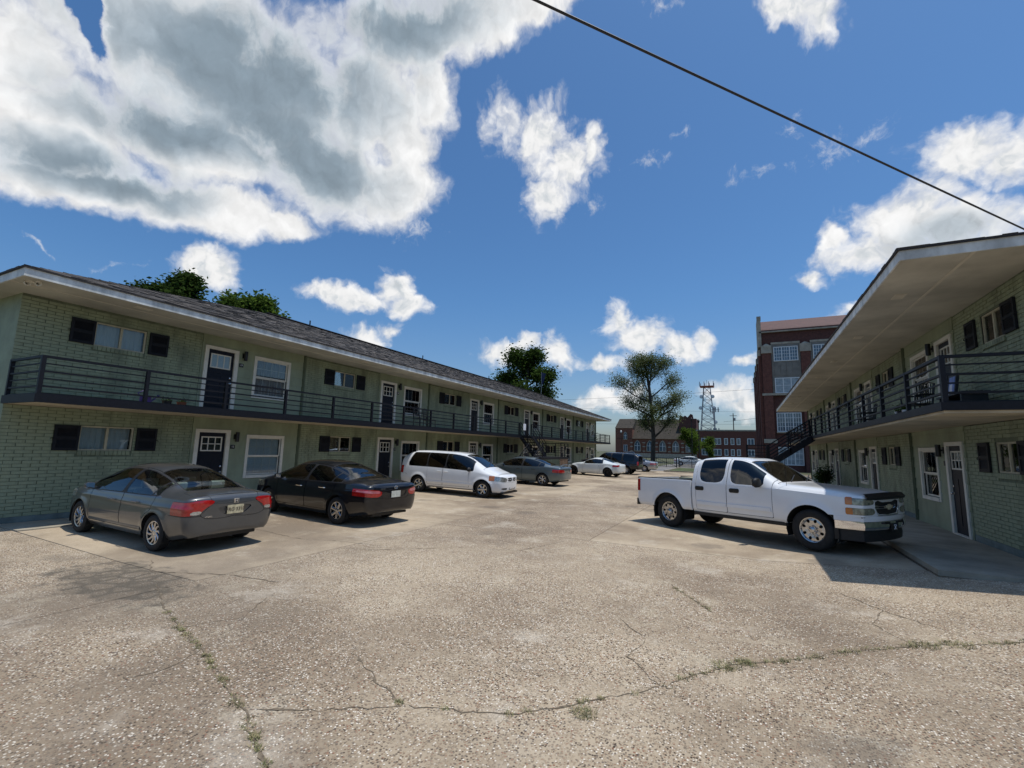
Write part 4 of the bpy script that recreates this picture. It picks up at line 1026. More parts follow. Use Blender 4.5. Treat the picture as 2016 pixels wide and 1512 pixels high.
# ------------------------------------------------------------------ trees
def tree(name, loc, label, H, spread, trunk_r, leafm, seed, n_leaf, leaf, levels=4, first=.3, upw=.5, group=None, shape=1.0, gapv=.0, wob=.25, cat='tree', kids=(3, 4), cluster=.9, m_=9):
    rg = random.Random(seed)
    t = thing(name, loc, label, cat, group)
    tips = []; wood = MB()
    def grow(p, d, L, r, lev):
        n = 4; pts = [p]; rad = [r]; q = p.copy(); dd = d.copy()
        for k in range(n):
            dd = (dd + Vector((rg.uniform(-wob, wob), rg.uniform(-wob, wob), rg.uniform(-wob*.4, wob*.5))) * (.35 if lev == 0 else 1)).normalized()
            q = q + dd * (L/n); pts.append(q.copy()); rad.append(r*(1 - .55*(k+1)/n))
        wood.tube(pts, rad, 7 if lev < 2 else 4, caps=False)
        if lev >= 2: tips.extend((x, lev) for x in pts[2:])
        if lev >= levels: return
        if lev == 0:
            for k in range(m_):
                f = first + (1-first)*(k+.3)/m_; i = min(n-1, int(f*n)); bp = pts[i].lerp(pts[i+1], f*n-i)
                an = k*2.4 + rg.uniform(-.5, .5); rel = (f-first)/(1-first)
                out_ = spread * (math.sin(math.pi*(.22+.72*rel))**.8) * rg.uniform(.75, 1.1) * shape
                dv = Vector((math.cos(an), math.sin(an), upw + rel*.8 + rg.uniform(-.15, .2))).normalized()
                grow(bp, dv, out_, r*(.5 - .25*rel), 1)
        else:
            for k in range(rg.randint(*kids)):
                f = rg.uniform(.35, 1); i = min(n-1, int(f*n)); bp = pts[i].lerp(pts[i+1], f*n-i)
                dv = (dd + Vector((rg.uniform(-1, 1), rg.uniform(-1, 1), rg.uniform(-.35, .75)))*.95).normalized()
                grow(bp, dv, L*rg.uniform(.42, .62), rad[i]*.6, lev+1)
    grow(Vector((0, 0, -.15)), Vector((0, 0, 1)), H*.86, trunk_r, 0)
    wood.build('trunk', 'bark', t, 'all', fixn=False)
    cr = MB()
    for k in range(n_leaf):
        p, lev = tips[rg.randrange(len(tips))]
        c = p + Vector((rg.gauss(0, 1), rg.gauss(0, 1), rg.gauss(0, .8))) * cluster * .5
        s_ = leaf * rg.uniform(.6, 1.3)
        u = Vector((rg.uniform(-1, 1), rg.uniform(-1, 1), rg.uniform(-.5, .5))).normalized(); w_ = u.cross(Vector((rg.uniform(-1, 1), rg.uniform(-1, 1), rg.uniform(-1, 1)))).normalized()
        cr.add([tuple(c-u*s_), tuple(c+w_*s_*.5), tuple(c+u*s_), tuple(c-w_*s_*.5)], [(0, 1, 2, 3)], rg.randrange(len(leafm)))
    cr.build('crown', leafm, t, fixn=False)
    return t
tree('oak_tree', (-15.3, 92, 0), 'large thinly leaved tree standing in front of the church', 22.0, 5.4, .46, ['leaf_pale', 'leaf_pale', 'leaf_mid'], 27, 30000, .14, 4, .24, .34, cluster=1.4, kids=(4, 5), wob=.34, m_=15)
tree('shade_tree', (-30.4, 66, 0), 'tall dark leafy tree rising behind the far end of left roof', 18.8, 4.0, .40, ['leaf_mid', 'leaf_mid', 'leaf_dark'], 33, 22000, .22, 4, .36, .25, cluster=1.4, kids=(4, 5))
tree('oak_tree', (-50, 23.0, 0), 'dark green treetop showing above the near left roof, leftmost one', 18.3, 4.6, .4, ['leaf_dark', 'leaf_mid'], 5, 26000, .2, 4, .4, .4, cluster=1.0)
tree('oak_tree', (-43.6, 29.8, 0), 'lighter green treetop showing above the left roof, right of the dark one', 17.4, 4.2, .4, ['leaf_mid', 'leaf_mid', 'leaf_light'], 9, 26000, .2, 4, .4, .4, cluster=1.0)
tree('maple_tree', (-7.9, 88, 0), 'small bright green young tree left of the pickup cab', 6.6, 1.9, .1, ['leaf_light', 'leaf_light', 'leaf_mid'], 12, 7000, .13, 3, .22, 1.1, cluster=.6)
tree('maple_tree', (-5.3, 92, 0), 'second smaller young tree right of the dark lamp posts', 5.2, 1.4, .09, ['leaf_light', 'leaf_mid'], 14, 4000, .12, 3, .25, 1.1, cluster=.5)
for k, (x, y, h, sp) in enumerate(((-38, 118, 8.5, 4.2), (-33, 100, 6.0, 3.2), (-44, 108, 6.5, 4.0))):
    tree('bushy_tree', (x, y, 0), ('taller dark tree beyond the end of the left block', 'low bushy dark tree nearest the church corner', 'low dark tree at the left end of the far hedge')[k], h, sp, .2, ['leaf_dark', 'leaf_mid'], 40+k, 8000, .24, 3, .15, .4, 'trees beyond the left block', cluster=1.2)

# ------------------------------------------------------------------ grass in the cracks
mat('grass_blade', (0.20, 0.21, 0.075), 0.7, var=0.35, scale=9)
mat('grass_dry', (0.36, 0.30, 0.15), 0.8, var=0.3, scale=9)
def grass(spots, name, label):
    rg = random.Random(3); m = MB()
    for (x, y, r, n, h) in spots:
        for k in range(n):
            a = rg.uniform(0, 6.28); q = r*math.sqrt(rg.random()); px, py = x+q*math.cos(a), y+q*math.sin(a)*.8
            z = ground_z(px); b = rg.uniform(0, 6.28); L = h*rg.uniform(.4, 1.2); w = .0025; lean = rg.uniform(.5, 2.2)*L
            dx, dy = math.cos(b), math.sin(b)
            m.add([(px-dy*w, py+dx*w, z), (px+dy*w, py-dx*w, z), (px+dx*lean*.45+dy*w*.7, py+dy*lean*.45-dx*w*.7, z+L*.6), (px+dx*lean*.45-dy*w*.7, py+dy*lean*.45+dx*w*.7, z+L*.6), (px+dx*lean, py+dy*lean, z+L*.85)], [(0,1,2,3), (3,2,4)], 0 if rg.random() < .5 else 1)
    o = m.build(name, ['grass_blade', 'grass_dry'], None, fixn=False); tag(o, label, 'grass', kind='stuff')
sp = []
rg = random.Random(17)
def along(P, f0, f1, dens, r, h):
    n = len(P)
    for i in range(int(f0*n), int(f1*n)):
        if rg.random() < dens: sp.append((P[i][0], P[i][1], r*rg.uniform(.5, 1.4), int(34*rg.uniform(.2, 1.8)), h*rg.uniform(.6, 1.3)))
along(CP[0], .25, .98, .62, .05, .022)
along(CP[1], .12, .36, .22, .04, .03); along(CP[1], .36, .66, .42, .06, .022); along(CP[1], .66, .97, .75, .085, .022)
along(CP[2], .1, 1, .6, .045, .02)
for (x, y) in ((-1.17, 3.72), (-.16, 5.16), (-.02, 5.32), (1.6, 6.52), (1.9, 6.68), (2.75, 7.1)): sp.append((x+rg.uniform(-.05,.05), y, .11*rg.uniform(.7,1.4), 170, .035))
grass(sp, 'crack_grass', 'short green and straw grass growing from cracks in the lot')
# ------------------------------------------------------------------ vehicles
def paint(name, col, metal=0.0, rough=0.35, coat=1.0, dirt=0.06):
    m = mat(name, col, rough, metal=metal, var=dirt, scale=1.6, coat=coat, spec=0.25)
    return m
paint('paint_graphite', (0.100, 0.104, 0.108), 0.55, 0.34)
paint('paint_black', (0.0045, 0.005, 0.008), 0.0, 0.3)
paint('paint_white', (0.80, 0.81, 0.82), 0.0, 0.4, dirt=.03)
paint('paint_slate', (0.115, 0.150, 0.165), 0.5, 0.38)
paint('paint_pearl', (0.72, 0.76, 0.76), 0.0, 0.35)
paint('paint_navy', (0.006, 0.008, 0.014), 0.0, 0.3)
paint('paint_silver', (0.42, 0.43, 0.45), 0.6, 0.35)
mat('trim_black', (0.012, 0.012, 0.013), 0.55, var=0.15, scale=12, bump=0.1, bscale=200)
mat('liner_black', (0.004, 0.004, 0.004), 0.95, var=0.1)
mat('tyre_rubber', (0.016, 0.016, 0.016), 0.8, var=0.3, scale=10, bump=0.2, bscale=90)
mat('alloy', (0.55, 0.55, 0.56), 0.25, metal=1.0, var=0.06, scale=8)
mat('alloy_dark', (0.05, 0.05, 0.055), 0.35, metal=1.0, var=0.1)
mat('chrome', (0.82, 0.82, 0.83), 0.06, metal=1.0, var=0.02)
mat('lamp_red', (0.42, 0.008, 0.008), 0.12, var=0.2, scale=14, coat=1.0)
mat('lamp_pink', (0.55, 0.16, 0.18), 0.15, var=0.2, scale=10, coat=1.0)
mat('lamp_amber', (0.55, 0.17, 0.03), 0.15, var=0.15, scale=10, coat=1.0)
mat('lamp_clear', (0.55, 0.56, 0.54), 0.12, metal=0.55, var=0.35, scale=18, coat=1.0)
mat('lamp_haze', (0.36, 0.36, 0.27), 0.25, metal=0.3, var=0.35, scale=14, coat=1.0)
mat('seat_grey', (0.30, 0.29, 0.27), 0.9, var=0.1)
mat('seat_dark', (0.045, 0.045, 0.045), 0.9, var=0.1)
mat('plate_cream', (0.62, 0.55, 0.36), 0.5, var=0.2, scale=14)
mat('plate_white', (0.62, 0.64, 0.58), 0.5, var=0.15, scale=14)
mat('plate_ink', (0.10, 0.07, 0.05), 0.5, var=0.1)
glass_mat('glass_clear', (0.66, 0.78, 0.76), ior=1.85)
glass_mat('glass_tint', (0.12, 0.14, 0.14), ior=1.7)
glass_mat('glass_dark', (0.012, 0.013, 0.015))

def spl(pts):
    """smooth monotone-ish interpolation through (x, v) points"""
    P = np.array(pts, float); X, V = P[:, 0], P[:, 1]
    d = np.diff(V) / np.diff(X); m = np.zeros(len(X)); m[0], m[-1] = d[0], d[-1]
    for i in range(1, len(X) - 1): m[i] = 0 if d[i-1]*d[i] <= 0 else 2*d[i-1]*d[i]/(d[i-1]+d[i])
    def f(x):
        x = np.clip(np.asarray(x, float), X[0], X[-1]); k = np.clip(np.searchsorted(X, x) - 1, 0, len(X)-2)
        h = X[k+1]-X[k]; t = (x-X[k])/h
        return V[k]*(2*t**3-3*t**2+1) + h*m[k]*(t**3-2*t**2+t) + V[k+1]*(-2*t**3+3*t**2) + h*m[k+1]*(t**3-t**2)
    return f

class Skin:
    """car skin: quads with columns x, y, z, theta (0 at belt .. pi/2 on the centre line, <0 below the belt)"""
    def __init__(s, V, F): s.V = V; s.F = F          # F: list of index tuples
    def split(s, field, gap=0.0):
        """returns (inside: field>gap, outside: field<-gap)"""
        f = field(s.V)
        return s._keep(f - gap), s._keep(-f - gap)
    def _keep(s, f):
        V, out, newv, cache = s.V, [], [], {}
        ins = f >= 0
        nb = len(V)
        for face in s.F:
            c = [ins[i] for i in face]
            if all(c): out.append(face); continue
            if not any(c): continue
            poly = []
            n = len(face)
            for k in range(n):
                a, b = face[k], face[(k+1) % n]
                if ins[a]: poly.append(a)
                if ins[a] != ins[b]:
                    key = (a, b) if a < b else (b, a)
                    if key not in cache:
                        t = f[a] / (f[a] - f[b]); cache[key] = nb + len(newv); newv.append(V[a] + (V[b]-V[a])*t)
                    poly.append(cache[key])
            if len(poly) >= 3: out.append(tuple(poly))
        VV = np.vstack([V, np.array(newv)]) if newv else V
        used = sorted({i for fc in out for i in fc}); remap = {u: k for k, u in enumerate(used)}
        return Skin(VV[used] if used else np.zeros((0, V.shape[1])), [tuple(remap[i] for i in fc) for fc in out])
    def build(s, name, m, parent, offset=0.0, thick=0.0, smooth=True):
        if not s.F: return None
        me = bpy.data.meshes.new(name)
        me.from_pydata([tuple(v[:3]) for v in s.V], [], s.F); me.materials.append(MATS[m])
        bm = bmesh.new(); bm.from_mesh(me); bmesh.ops.dissolve_degenerate(bm, dist=1e-5, edges=bm.edges)
        if offset:
            bm.normal_update()
            for v in bm.verts: v.co += v.normal * offset
        if thick:
            be = [e for e in bm.edges if e.is_boundary]
            r = bmesh.ops.extrude_edge_only(bm, edges=be); nv = {v for v in r['geom'] if isinstance(v, bmesh.types.BMVert)}
            bm.normal_update()
            src = {}
            for e in bm.edges:
                a, b = e.verts
                if (a in nv) != (b in nv):
                    o_, q = (b, a) if a in nv else (a, b); src[q] = o_
            nrm = {o_: o_.normal.copy() for o_ in src.values()}
            for q, o_ in src.items():
                fn = [f.normal for f in o_.link_faces if not any(x in nv for x in f.verts)]
                n_ = sum((x for x in fn), Vector()) if fn else nrm[o_]
                q.co = o_.co - n_.normalized() * thick
        bm.to_mesh(me); bm.free()
        me.polygons.foreach_set('use_smooth', [True]*len(me.polygons)); me.set_sharp_from_angle(angle=R_(35)); me.update()
        return link(name, me, parent)

def make_skin(sp):
    zt, zb, Wd, zs, Wt = spl(sp['top']), spl(sp['belt']), spl(sp['width']), spl(sp['sill']), spl(sp['roofw'])
    nn = spl(sp['n']); res = sp.get('res', .03)
    x0, x1 = sp['x0'], sp['x1']; ns = int((x1-x0)/res)+1; nL = max(12, int(.75/res)); nU = max(14, int(1.1/res)); nc = sp.get('nc', 14)
    xs = list(np.linspace(x0, x1, ns))
    st = []
    for k in range(nc, 0, -1): st.append((x0, 'r', k/nc))
    for x in xs: st.append((x, 'm', 0))
    for k in range(1, nc+1): st.append((x1, 'f', k/nc))
    tl = np.linspace(0, 1, nL); th = np.linspace(0, math.pi/2, nU)
    rows = []
    fl = sp.get('flare', .014)
    for (x, kind, q) in st:
        W_, b, t_, z_, n_ = float(Wd(x)), float(zb(x)), float(zt(x)), float(zs(x)), float(nn(x))
        zl = z_ + (b-z_)*tl
        sb = sp.get('slab', 1.0); yl = np.where(tl < .5, W_*(1-.10*sb*(1-np.sin(np.minimum(1, tl/.5)*math.pi/2))), W_*(1-.04*sb*((tl-.5)/.5)**2))
        yl = yl - .035*np.exp(-(tl/.06)**2)
        cr = sp.get('crease')
        if cr: yl = yl + cr[1]*np.exp(-((zl-cr[0])/.035)**2)
        for (ax, ar) in ((0.0, sp['arch']), (sp['wb'], sp['arch'])):
            d = np.hypot(x-ax, zl-sp['tyre']) - ar
            yl = yl + fl*np.exp(-(d/.07)**2)
        Wb = W_*(1-.04*sb)
        c, s_ = np.cos(th)**(2/n_), np.sin(th)**(2/n_)
        c[-1] = 0
        wr = float(Wt(x))/Wb
        zu = b + (t_-b)*s_; yu = Wb*c*(1-(1-wr)*s_)
        bot_y = np.array([0, .3, .6])*yl[0]; bot_z = np.full(3, z_)
        half_y = np.concatenate([bot_y, yl, yu[1:]]); half_z = np.concatenate([bot_z, zl, zu[1:]])
        tt = np.concatenate([np.full(3, -2.0), -1+tl, th[1:]])
        X = np.full(len(half_y), x)
        if kind != 'm':
            d, p, pz, zc = sp['rear'] if kind == 'r' else sp['front']
            a = q*math.pi/2; sc = max(0.0, math.cos(a))**(2/p); adv = d*math.sin(a)**(2/p)
            if q == 1: sc = 0.0
            half_y = half_y*sc; half_z = zc + (half_z-zc)*(sc**pz); X = X + (-adv if kind == 'r' else adv)
        rows.append(np.stack([X, half_y, half_z, tt], 1))
    m = rows[0].shape[0]
    V = []
    for r in rows:
        l = r.copy(); rr = r[1:-1][::-1].copy(); rr[:, 1] *= -1
        V.append(np.vstack([l, rr]))
    k = V[0].shape[0]; V = np.vstack(V); F = []
    for i in range(len(rows)-1):
        for j in range(k):
            F.append((i*k+j, i*k+(j+1) % k, (i+1)*k+(j+1) % k, (i+1)*k+j))
    return Skin(V, F)

def poly_sdf(P, a, b):
    """signed distance (positive inside) of points (a,b) to polygon P"""
    P = np.asarray(P, float); n = len(P); d = np.full(len(a), 1e9); inside = np.zeros(len(a), bool)
    for i in range(n):
        p, q = P[i], P[(i+1) % n]; e = q-p; w0, w1 = a-p[0], b-p[1]
        t = np.clip((w0*e[0]+w1*e[1])/(e@e + 1e-12), 0, 1); d = np.minimum(d, np.hypot(w0-e[0]*t, w1-e[1]*t))
        c = (p[1] <= b) != (q[1] <= b)
        xint = p[0] + (b-p[1])/(e[1] if abs(e[1]) > 1e-12 else 1e-12)*e[0]
        inside ^= c & (a < xint)
    return np.where(inside, d, -d)
def chaikin(P, it=2):
    P = [np.array(p, float) for p in P]
    for _ in range(it): P = [q for i in range(len(P)) for q in (P[i]*.8+P[(i+1) % len(P)]*.2, P[i]*.2+P[(i+1) % len(P)]*.8)]
    return P
def side(P, r=2):
    Q = chaikin(P, r) if r else P
    return lambda V: np.minimum(poly_sdf(Q, V[:, 0], V[:, 2]), np.abs(V[:, 1])-.35)
def endv(P, r=2, xlo=-9, xhi=9):
    Q = chaikin(P, r) if r else P
    return lambda V: np.minimum(np.minimum(poly_sdf(Q, np.abs(V[:, 1]), V[:, 2]), V[:, 0]-xlo), xhi-V[:, 0])
def mn(*fs): return lambda V: np.minimum.reduce([f(V) for f in fs])
def mxf(*fs): return lambda V: np.maximum.reduce([f(V) for f in fs])
def neg(f): return lambda V: -f(V)
def xgt(v): return lambda V: V[:, 0]-v
def xlt(v): return lambda V: v-V[:, 0]
def zgt(v): return lambda V: V[:, 2]-v
def zlt(v): return lambda V: v-V[:, 2]
def tlt(deg): return lambda V: np.where(V[:, 3] < -1.5, -1.0, (R_(deg)-V[:, 3])*.5)
def tgt(deg): return lambda V: np.where(V[:, 3] < -1.5, -1.0, (V[:, 3]-R_(deg))*.5)
def circ(x, z, r): return lambda V: np.where(np.abs(V[:, 1]) > .38, r-np.hypot(V[:, 0]-x, V[:, 2]-z), -1.0)

WHEELS = {}
def wheel_meshes(r, w, rr, style, alloy):
    key = (r, w, rr, style, alloy)
    if key in WHEELS: return WHEELS[key]
    t = MB(); h = w/2
    t.lathe([(rr, -h*.75), (rr+.01, -h*.92), (rr+(r-rr)*.45, -h), (r-.035, -h*.93), (r-.008, -h*.72), (r, -h*.3), (r, h*.3), (r-.008, h*.72), (r-.035, h*.93), (rr+(r-rr)*.45, h), (rr+.01, h*.92), (rr, h*.75)], 44, 'y')
    tyre = t.mesh('tyre', 'tyre_rubber', True)
    b = MB(); b.lathe([(rr, h*.75), (rr-.012, h*.70), (rr-.02, h*.3), (rr-.03, -h*.7), (rr, -h*.75)], 40, 'y'); b.lathe([(rr-.03, -h*.2), (.02, -h*.2)], 30, 'y')
    barrel = b.mesh('wheel', 'alloy_dark', True)
    m = MB(); y0, y1 = h*.42, h*.66
    m.lathe([(rr, h*.76), (rr-.006, h*.80), (rr-.022, h*.76), (rr-.026, h*.5)], 44, 'y')
    if style[0] == 'spoke':
        n, wi, wo, tw = style[1:]
        for k in range(n):
            a = 2*math.pi*k/n; P = []
            for i in range(7):
                f = i/6; rad = .055 + (rr-.02-.055)*f; ww = wi+(wo-wi)*f; aa = a + tw*f*f
                cx_, cz_ = rad*math.cos(aa), rad*math.sin(aa); tx, tz = -math.sin(aa), math.cos(aa); yy = h*(.60+.12*f)
                P.append([(cx_-tx*ww/2, yy-.004, cz_-tz*ww/2), (cx_-tx*ww*.3, yy+.006, cz_-tz*ww*.3), (cx_+tx*ww*.3, yy+.006, cz_+tz*ww*.3), (cx_+tx*ww/2, yy-.004, cz_+tz*ww/2), (cx_+tx*ww*.45, yy-.03, cz_+tz*ww*.45), (cx_-tx*ww*.45, yy-.03, cz_-tz*ww*.45)])
            vs = [p for q in P for p in q]; fs = [(i*6+j, i*6+(j+1) % 6, (i+1)*6+(j+1) % 6, (i+1)*6+j) for i in range(6) for j in range(6)]
            m.add(vs, fs)
        m.lathe([(.001, h*.70), (.035, h*.70), (.05, h*.66), (.062, h*.6), (.062, h*.3)], 24, 'y')
    else:                                     # disc with round holes
        n, rc, rh = style[1:]; N = 16*n
        ring = [[], [], []]
        def P(a, rad): return (rad*math.cos(a), h*(.62 if rad > .1 else .66) - (abs(rad-rc)*.15), rad*math.sin(a))
        ro_, ri = rr-.024, .075
        for k in range(n):
            a0 = 2*math.pi*k/n; M = 20; hole = []; outer = []
            for j in range(M):
                t_ = 2*math.pi*j/M; hole.append((a0 + rh*math.sin(t_)/rc, rc + rh*math.cos(t_)*1.25))
                da = math.pi/n; u, v = math.sin(t_), math.cos(t_); sc = 1/max(abs(u), abs(v)); outer.append((a0 + da*u*sc, (rc + (ro_-rc)*v*sc) if v > 0 else (rc + (rc-ri)*v*sc)))
            vs = [P(*p) for p in outer] + [P(*p) for p in hole] + [(p[0], p[1]-.03, p[2]) for p in [P(*q) for q in hole]]
            m.add(vs, [(j, (j+1) % M, M+(j+1) % M, M+j) for j in range(M)] + [(M+j, M+(j+1) % M, 2*M+(j+1) % M, 2*M+j) for j in range(M)])
        m.lathe([(.001, h*.92), (.045, h*.92), (.055, h*.86), (.06, h*.66), (.078, h*.645)], 20, 'y')
        for k in range(6):
            a = k*math.pi/3; m.lathe([(.001, .035), (.012, .034), (.014, 0)], 8, 'y', (.07*math.cos(a)*1.0, h*.62, .07*math.sin(a)))
    rim = m.mesh('rim', alloy, True)
    WHEELS[key] = (barrel, tyre, rim)
    return WHEELS[key]

def seat_mesh(m_):
    m = MB()
    def pad(P, y0, y1):
        m.prism([(a*.95, b*.84) for a, b in P], 'y', y0, y1)
    pad([(-.28, .0), (.25, .03), (.27, .12), (.22, .16), (-.25, .12)], -.25, .25)
    pad([(-.27, .1), (-.15, .14), (-.30, .62), (-.36, .70), (-.44, .68), (-.40, .3)], -.24, .24)
    pad([(-.35, .72), (-.30, .74), (-.31, .88), (-.36, .91), (-.41, .88), (-.40, .74)], -.13, .13)
    return m.mesh('seat', m_)
SEATS = {}
def car(name, label, cat, loc, heading, sp, col, scale=1.0, group=None, pitch=0.0):
    root = thing(name, loc, label, cat, group, heading)
    root.scale = (scale, scale, scale); root.rotation_euler = (0, pitch, heading)
    sk = make_skin(sp); full = sk
    wb, tr, ar = sp['wb'], sp['tyre'], sp['arch']
    arches = mxf(circ(0, tr, ar), circ(wb, tr, ar))
    _, sk = sk.split(arches)
    parts = {}
    body_parts = []
    cuts = [arches]
    zbf = spl(sp['belt'])
    for (nm, field, m_, off, th, gap) in sp['regions']:
        ins, sk = sk.split(field, gap)
        if len(ins.V) and np.abs(ins.V[:, 1]).min() > .02: pcs = list(ins.split(lambda V: V[:, 1]))
        else: pcs = [ins]
        for pc in pcs:
            o = pc.build(nm, m_ or col, root, off, th)
            if o: parts.setdefault(nm, []).append((o, pc))
        if m_ and m_.startswith('glass'): cuts.append(field)
    body = sk.build('body', col, root, 0, .012)
    # dark inner shell seen through the shut lines
    ln = full
    for c in cuts: _, ln = ln.split((lambda g: (lambda V: g(V)+.02))(c))
    ln.build('inner_shell', 'liner_black', root, -.028)
    # wheel tunnels and floor
    W0 = float(spl(sp['width'])(wb*.5))
    fm = MB(); fm.box(-.35, wb+.35, -W0*.45, W0*.45, sp['floor']-.02, sp['floor']); fm.box(ar+.02, wb-ar-.02, -W0*.9, W0*.9, sp['floor'], sp['floor']+.04); fm.build('floor_pan', 'liner_black', root)
    for ax in (0, wb):
        for sy in (1, -1):
            t = MB(); n = 14; vs = []
            for k in range(n+1):
                a = -.35 + (math.pi+.7)*k/n
                for yy in (W0*.97, W0*.56): vs.append((ax+(ar+.012)*math.cos(a), sy*yy, tr+(ar+.012)*math.sin(a)))
            t.add(vs, [(2*k, 2*k+2, 2*k+3, 2*k+1) for k in range(n)]); t.add([(vs[2*k+1]) for k in range(n+1)], [tuple(range(n+1))])
            t.build('wheel_arch', 'liner_black', root, fixn=False)
    # wheels
    bw, ty, rm = wheel_meshes(tr, sp['tw'], sp['rim'], sp['style'], sp.get('alloy', 'alloy'))
    for ax in (0, wb):
        for sy in (1, -1):
            w = link('wheel', bw, root, (ax, sy*sp['track']/2, tr), (0, random.uniform(0, 1.2), 0 if sy > 0 else math.pi))
            link('tyre', ty, w); link('rim', rm, w)
    # cabin
    if sp.get('seats', True):
        sm = sp.get('seatm', 'seat_grey')
        if sm not in SEATS: SEATS[sm] = seat_mesh(sm)
        fz = sp['floor']+.04; sx = sp['seatx']
        for x in sx:
            for y in (.36, -.36): link('seat', SEATS[sm], root, (x, y, fz+.10))
        d = MB(); xd = sp['dash']; hb = float(zbf(xd))
        d.prism([(xd+.35, fz+.1), (xd+.38, hb-.05), (xd+.2, hb+.02), (xd-.12, hb-.02), (xd-.2, hb-.14), (xd-.05, fz+.2)], 'y', -W0*.84, W0*.84); d.build('dashboard', 'seat_dark', root, True)
        if sp.get('shelf', True):
            zr = float(zbf(.0)); p = MB(); p.box(-.32, sx[0]-.42, -W0*.72, W0*.72, zr-.06, zr-.03); p.build('parcel_shelf', sm, root)
        s_ = MB(); N = 24; c = Vector((xd-.32, .36*sp.get('lhd', 1), hb-.06)); pts = []
        for k in range(N+1):
            a = 2*math.pi*k/N; pts.append(c + Vector((-.06*math.sin(a), .18*math.cos(a), .17*math.sin(a))))
        s_.tube(pts, .014, 6, caps=False); s_.tube([c+Vector((0, -.17, 0)), c+Vector((.03, 0, -.02)), c+Vector((0, .17, 0))], .016, 6); s_.tube([c+Vector((.03, 0, -.02)), c+Vector((.3, 0, -.12))], .025, 6)
        s_.build('steering_wheel', 'seat_dark', root, True)
    V = full.V
    def sy_at(x, z):
        k = V[(V[:, 1] > .3)]; i = np.argmin((k[:, 0]-x)**2*1.0 + (k[:, 2]-z)**2*1.0); return float(k[i, 1])
    def door_at(x, s_):
        best = [o for o, pc in parts.get('door', []) if pc.V[:, 0].min() < x < pc.V[:, 0].max() and pc.V[:, 1].mean()*s_ > 0]
        return best[0] if best else root
    for (x, z) in sp.get('handles', []):
        y = sy_at(x, z)
        for s_ in (1, -1):
            m = MB(); m.tube([(x-.10, s_*(y+.002), z), (x-.09, s_*(y+.030), z+.004), (x+.09, s_*(y+.030), z+.004), (x+.10, s_*(y+.002), z)], [.012, .014, .014, .012], 8); m.build('door_handle', sp.get('handlem') or col, door_at(x, s_), True)
    if 'mirror' in sp:
        x, z, L_, H_ = sp['mirror']; y = sy_at(x, z)*sp.get('mir_in', .97)
        for s_ in (1, -1):
            m = MB(); Y0 = y+.06; prof = [(0, .6), (.25, .95), (.6, 1.0), (.85, .8), (1.0, .3)]; ring = []
            vs = []; N = 12
            for f, q in prof:
                for k in range(N):
                    a = 2*math.pi*k/N; e = 2/2.8
                    cc, ss = abs(math.cos(a))**e*math.copysign(1, math.cos(a)), abs(math.sin(a))**e*math.copysign(1, math.sin(a))
                    vs.append((x - .02*f + (.07 if cc > 0 else .025)*cc*q, s_*(Y0+L_*f), z+.02+H_/2*ss*q))
            fs = [(i*N+j, i*N+(j+1) % N, (i+1)*N+(j+1) % N, (i+1)*N+j) for i in range(len(prof)-1) for j in range(N)] + [tuple(range(N)), tuple(range(len(vs)-N, len(vs)))]
            m.add(vs, fs); m.bar((x+.01, s_*(y-.06), z-.03), (x, s_*(Y0+.05), z-.01), .06, .04)
            mo = m.build('mirror', sp.get('mirm') or col, root, True)
            g = MB(); g.cbox((x-.048, s_*(Y0+L_*.5), z+.02), (.004, L_*.78, H_*.72)); g.build('mirror_glass', 'chrome', mo)
    if 'plate' in sp:
        x, z, txt, pm = sp['plate']
        m = MB(); m.cbox((x, 0, z), (.012, .305, .152)); po = m.build('licence_plate', pm, root)
        if txt:
            tm = text_mesh(txt, .085); tm.materials.append(MATS['plate_ink']); link('plate_text', tm, po, (x-.0085, 0, z), (R_(90), 0, R_(-90)))
    for fn in sp.get('extra', []): fn(root, sp, col, sy_at)
    return root

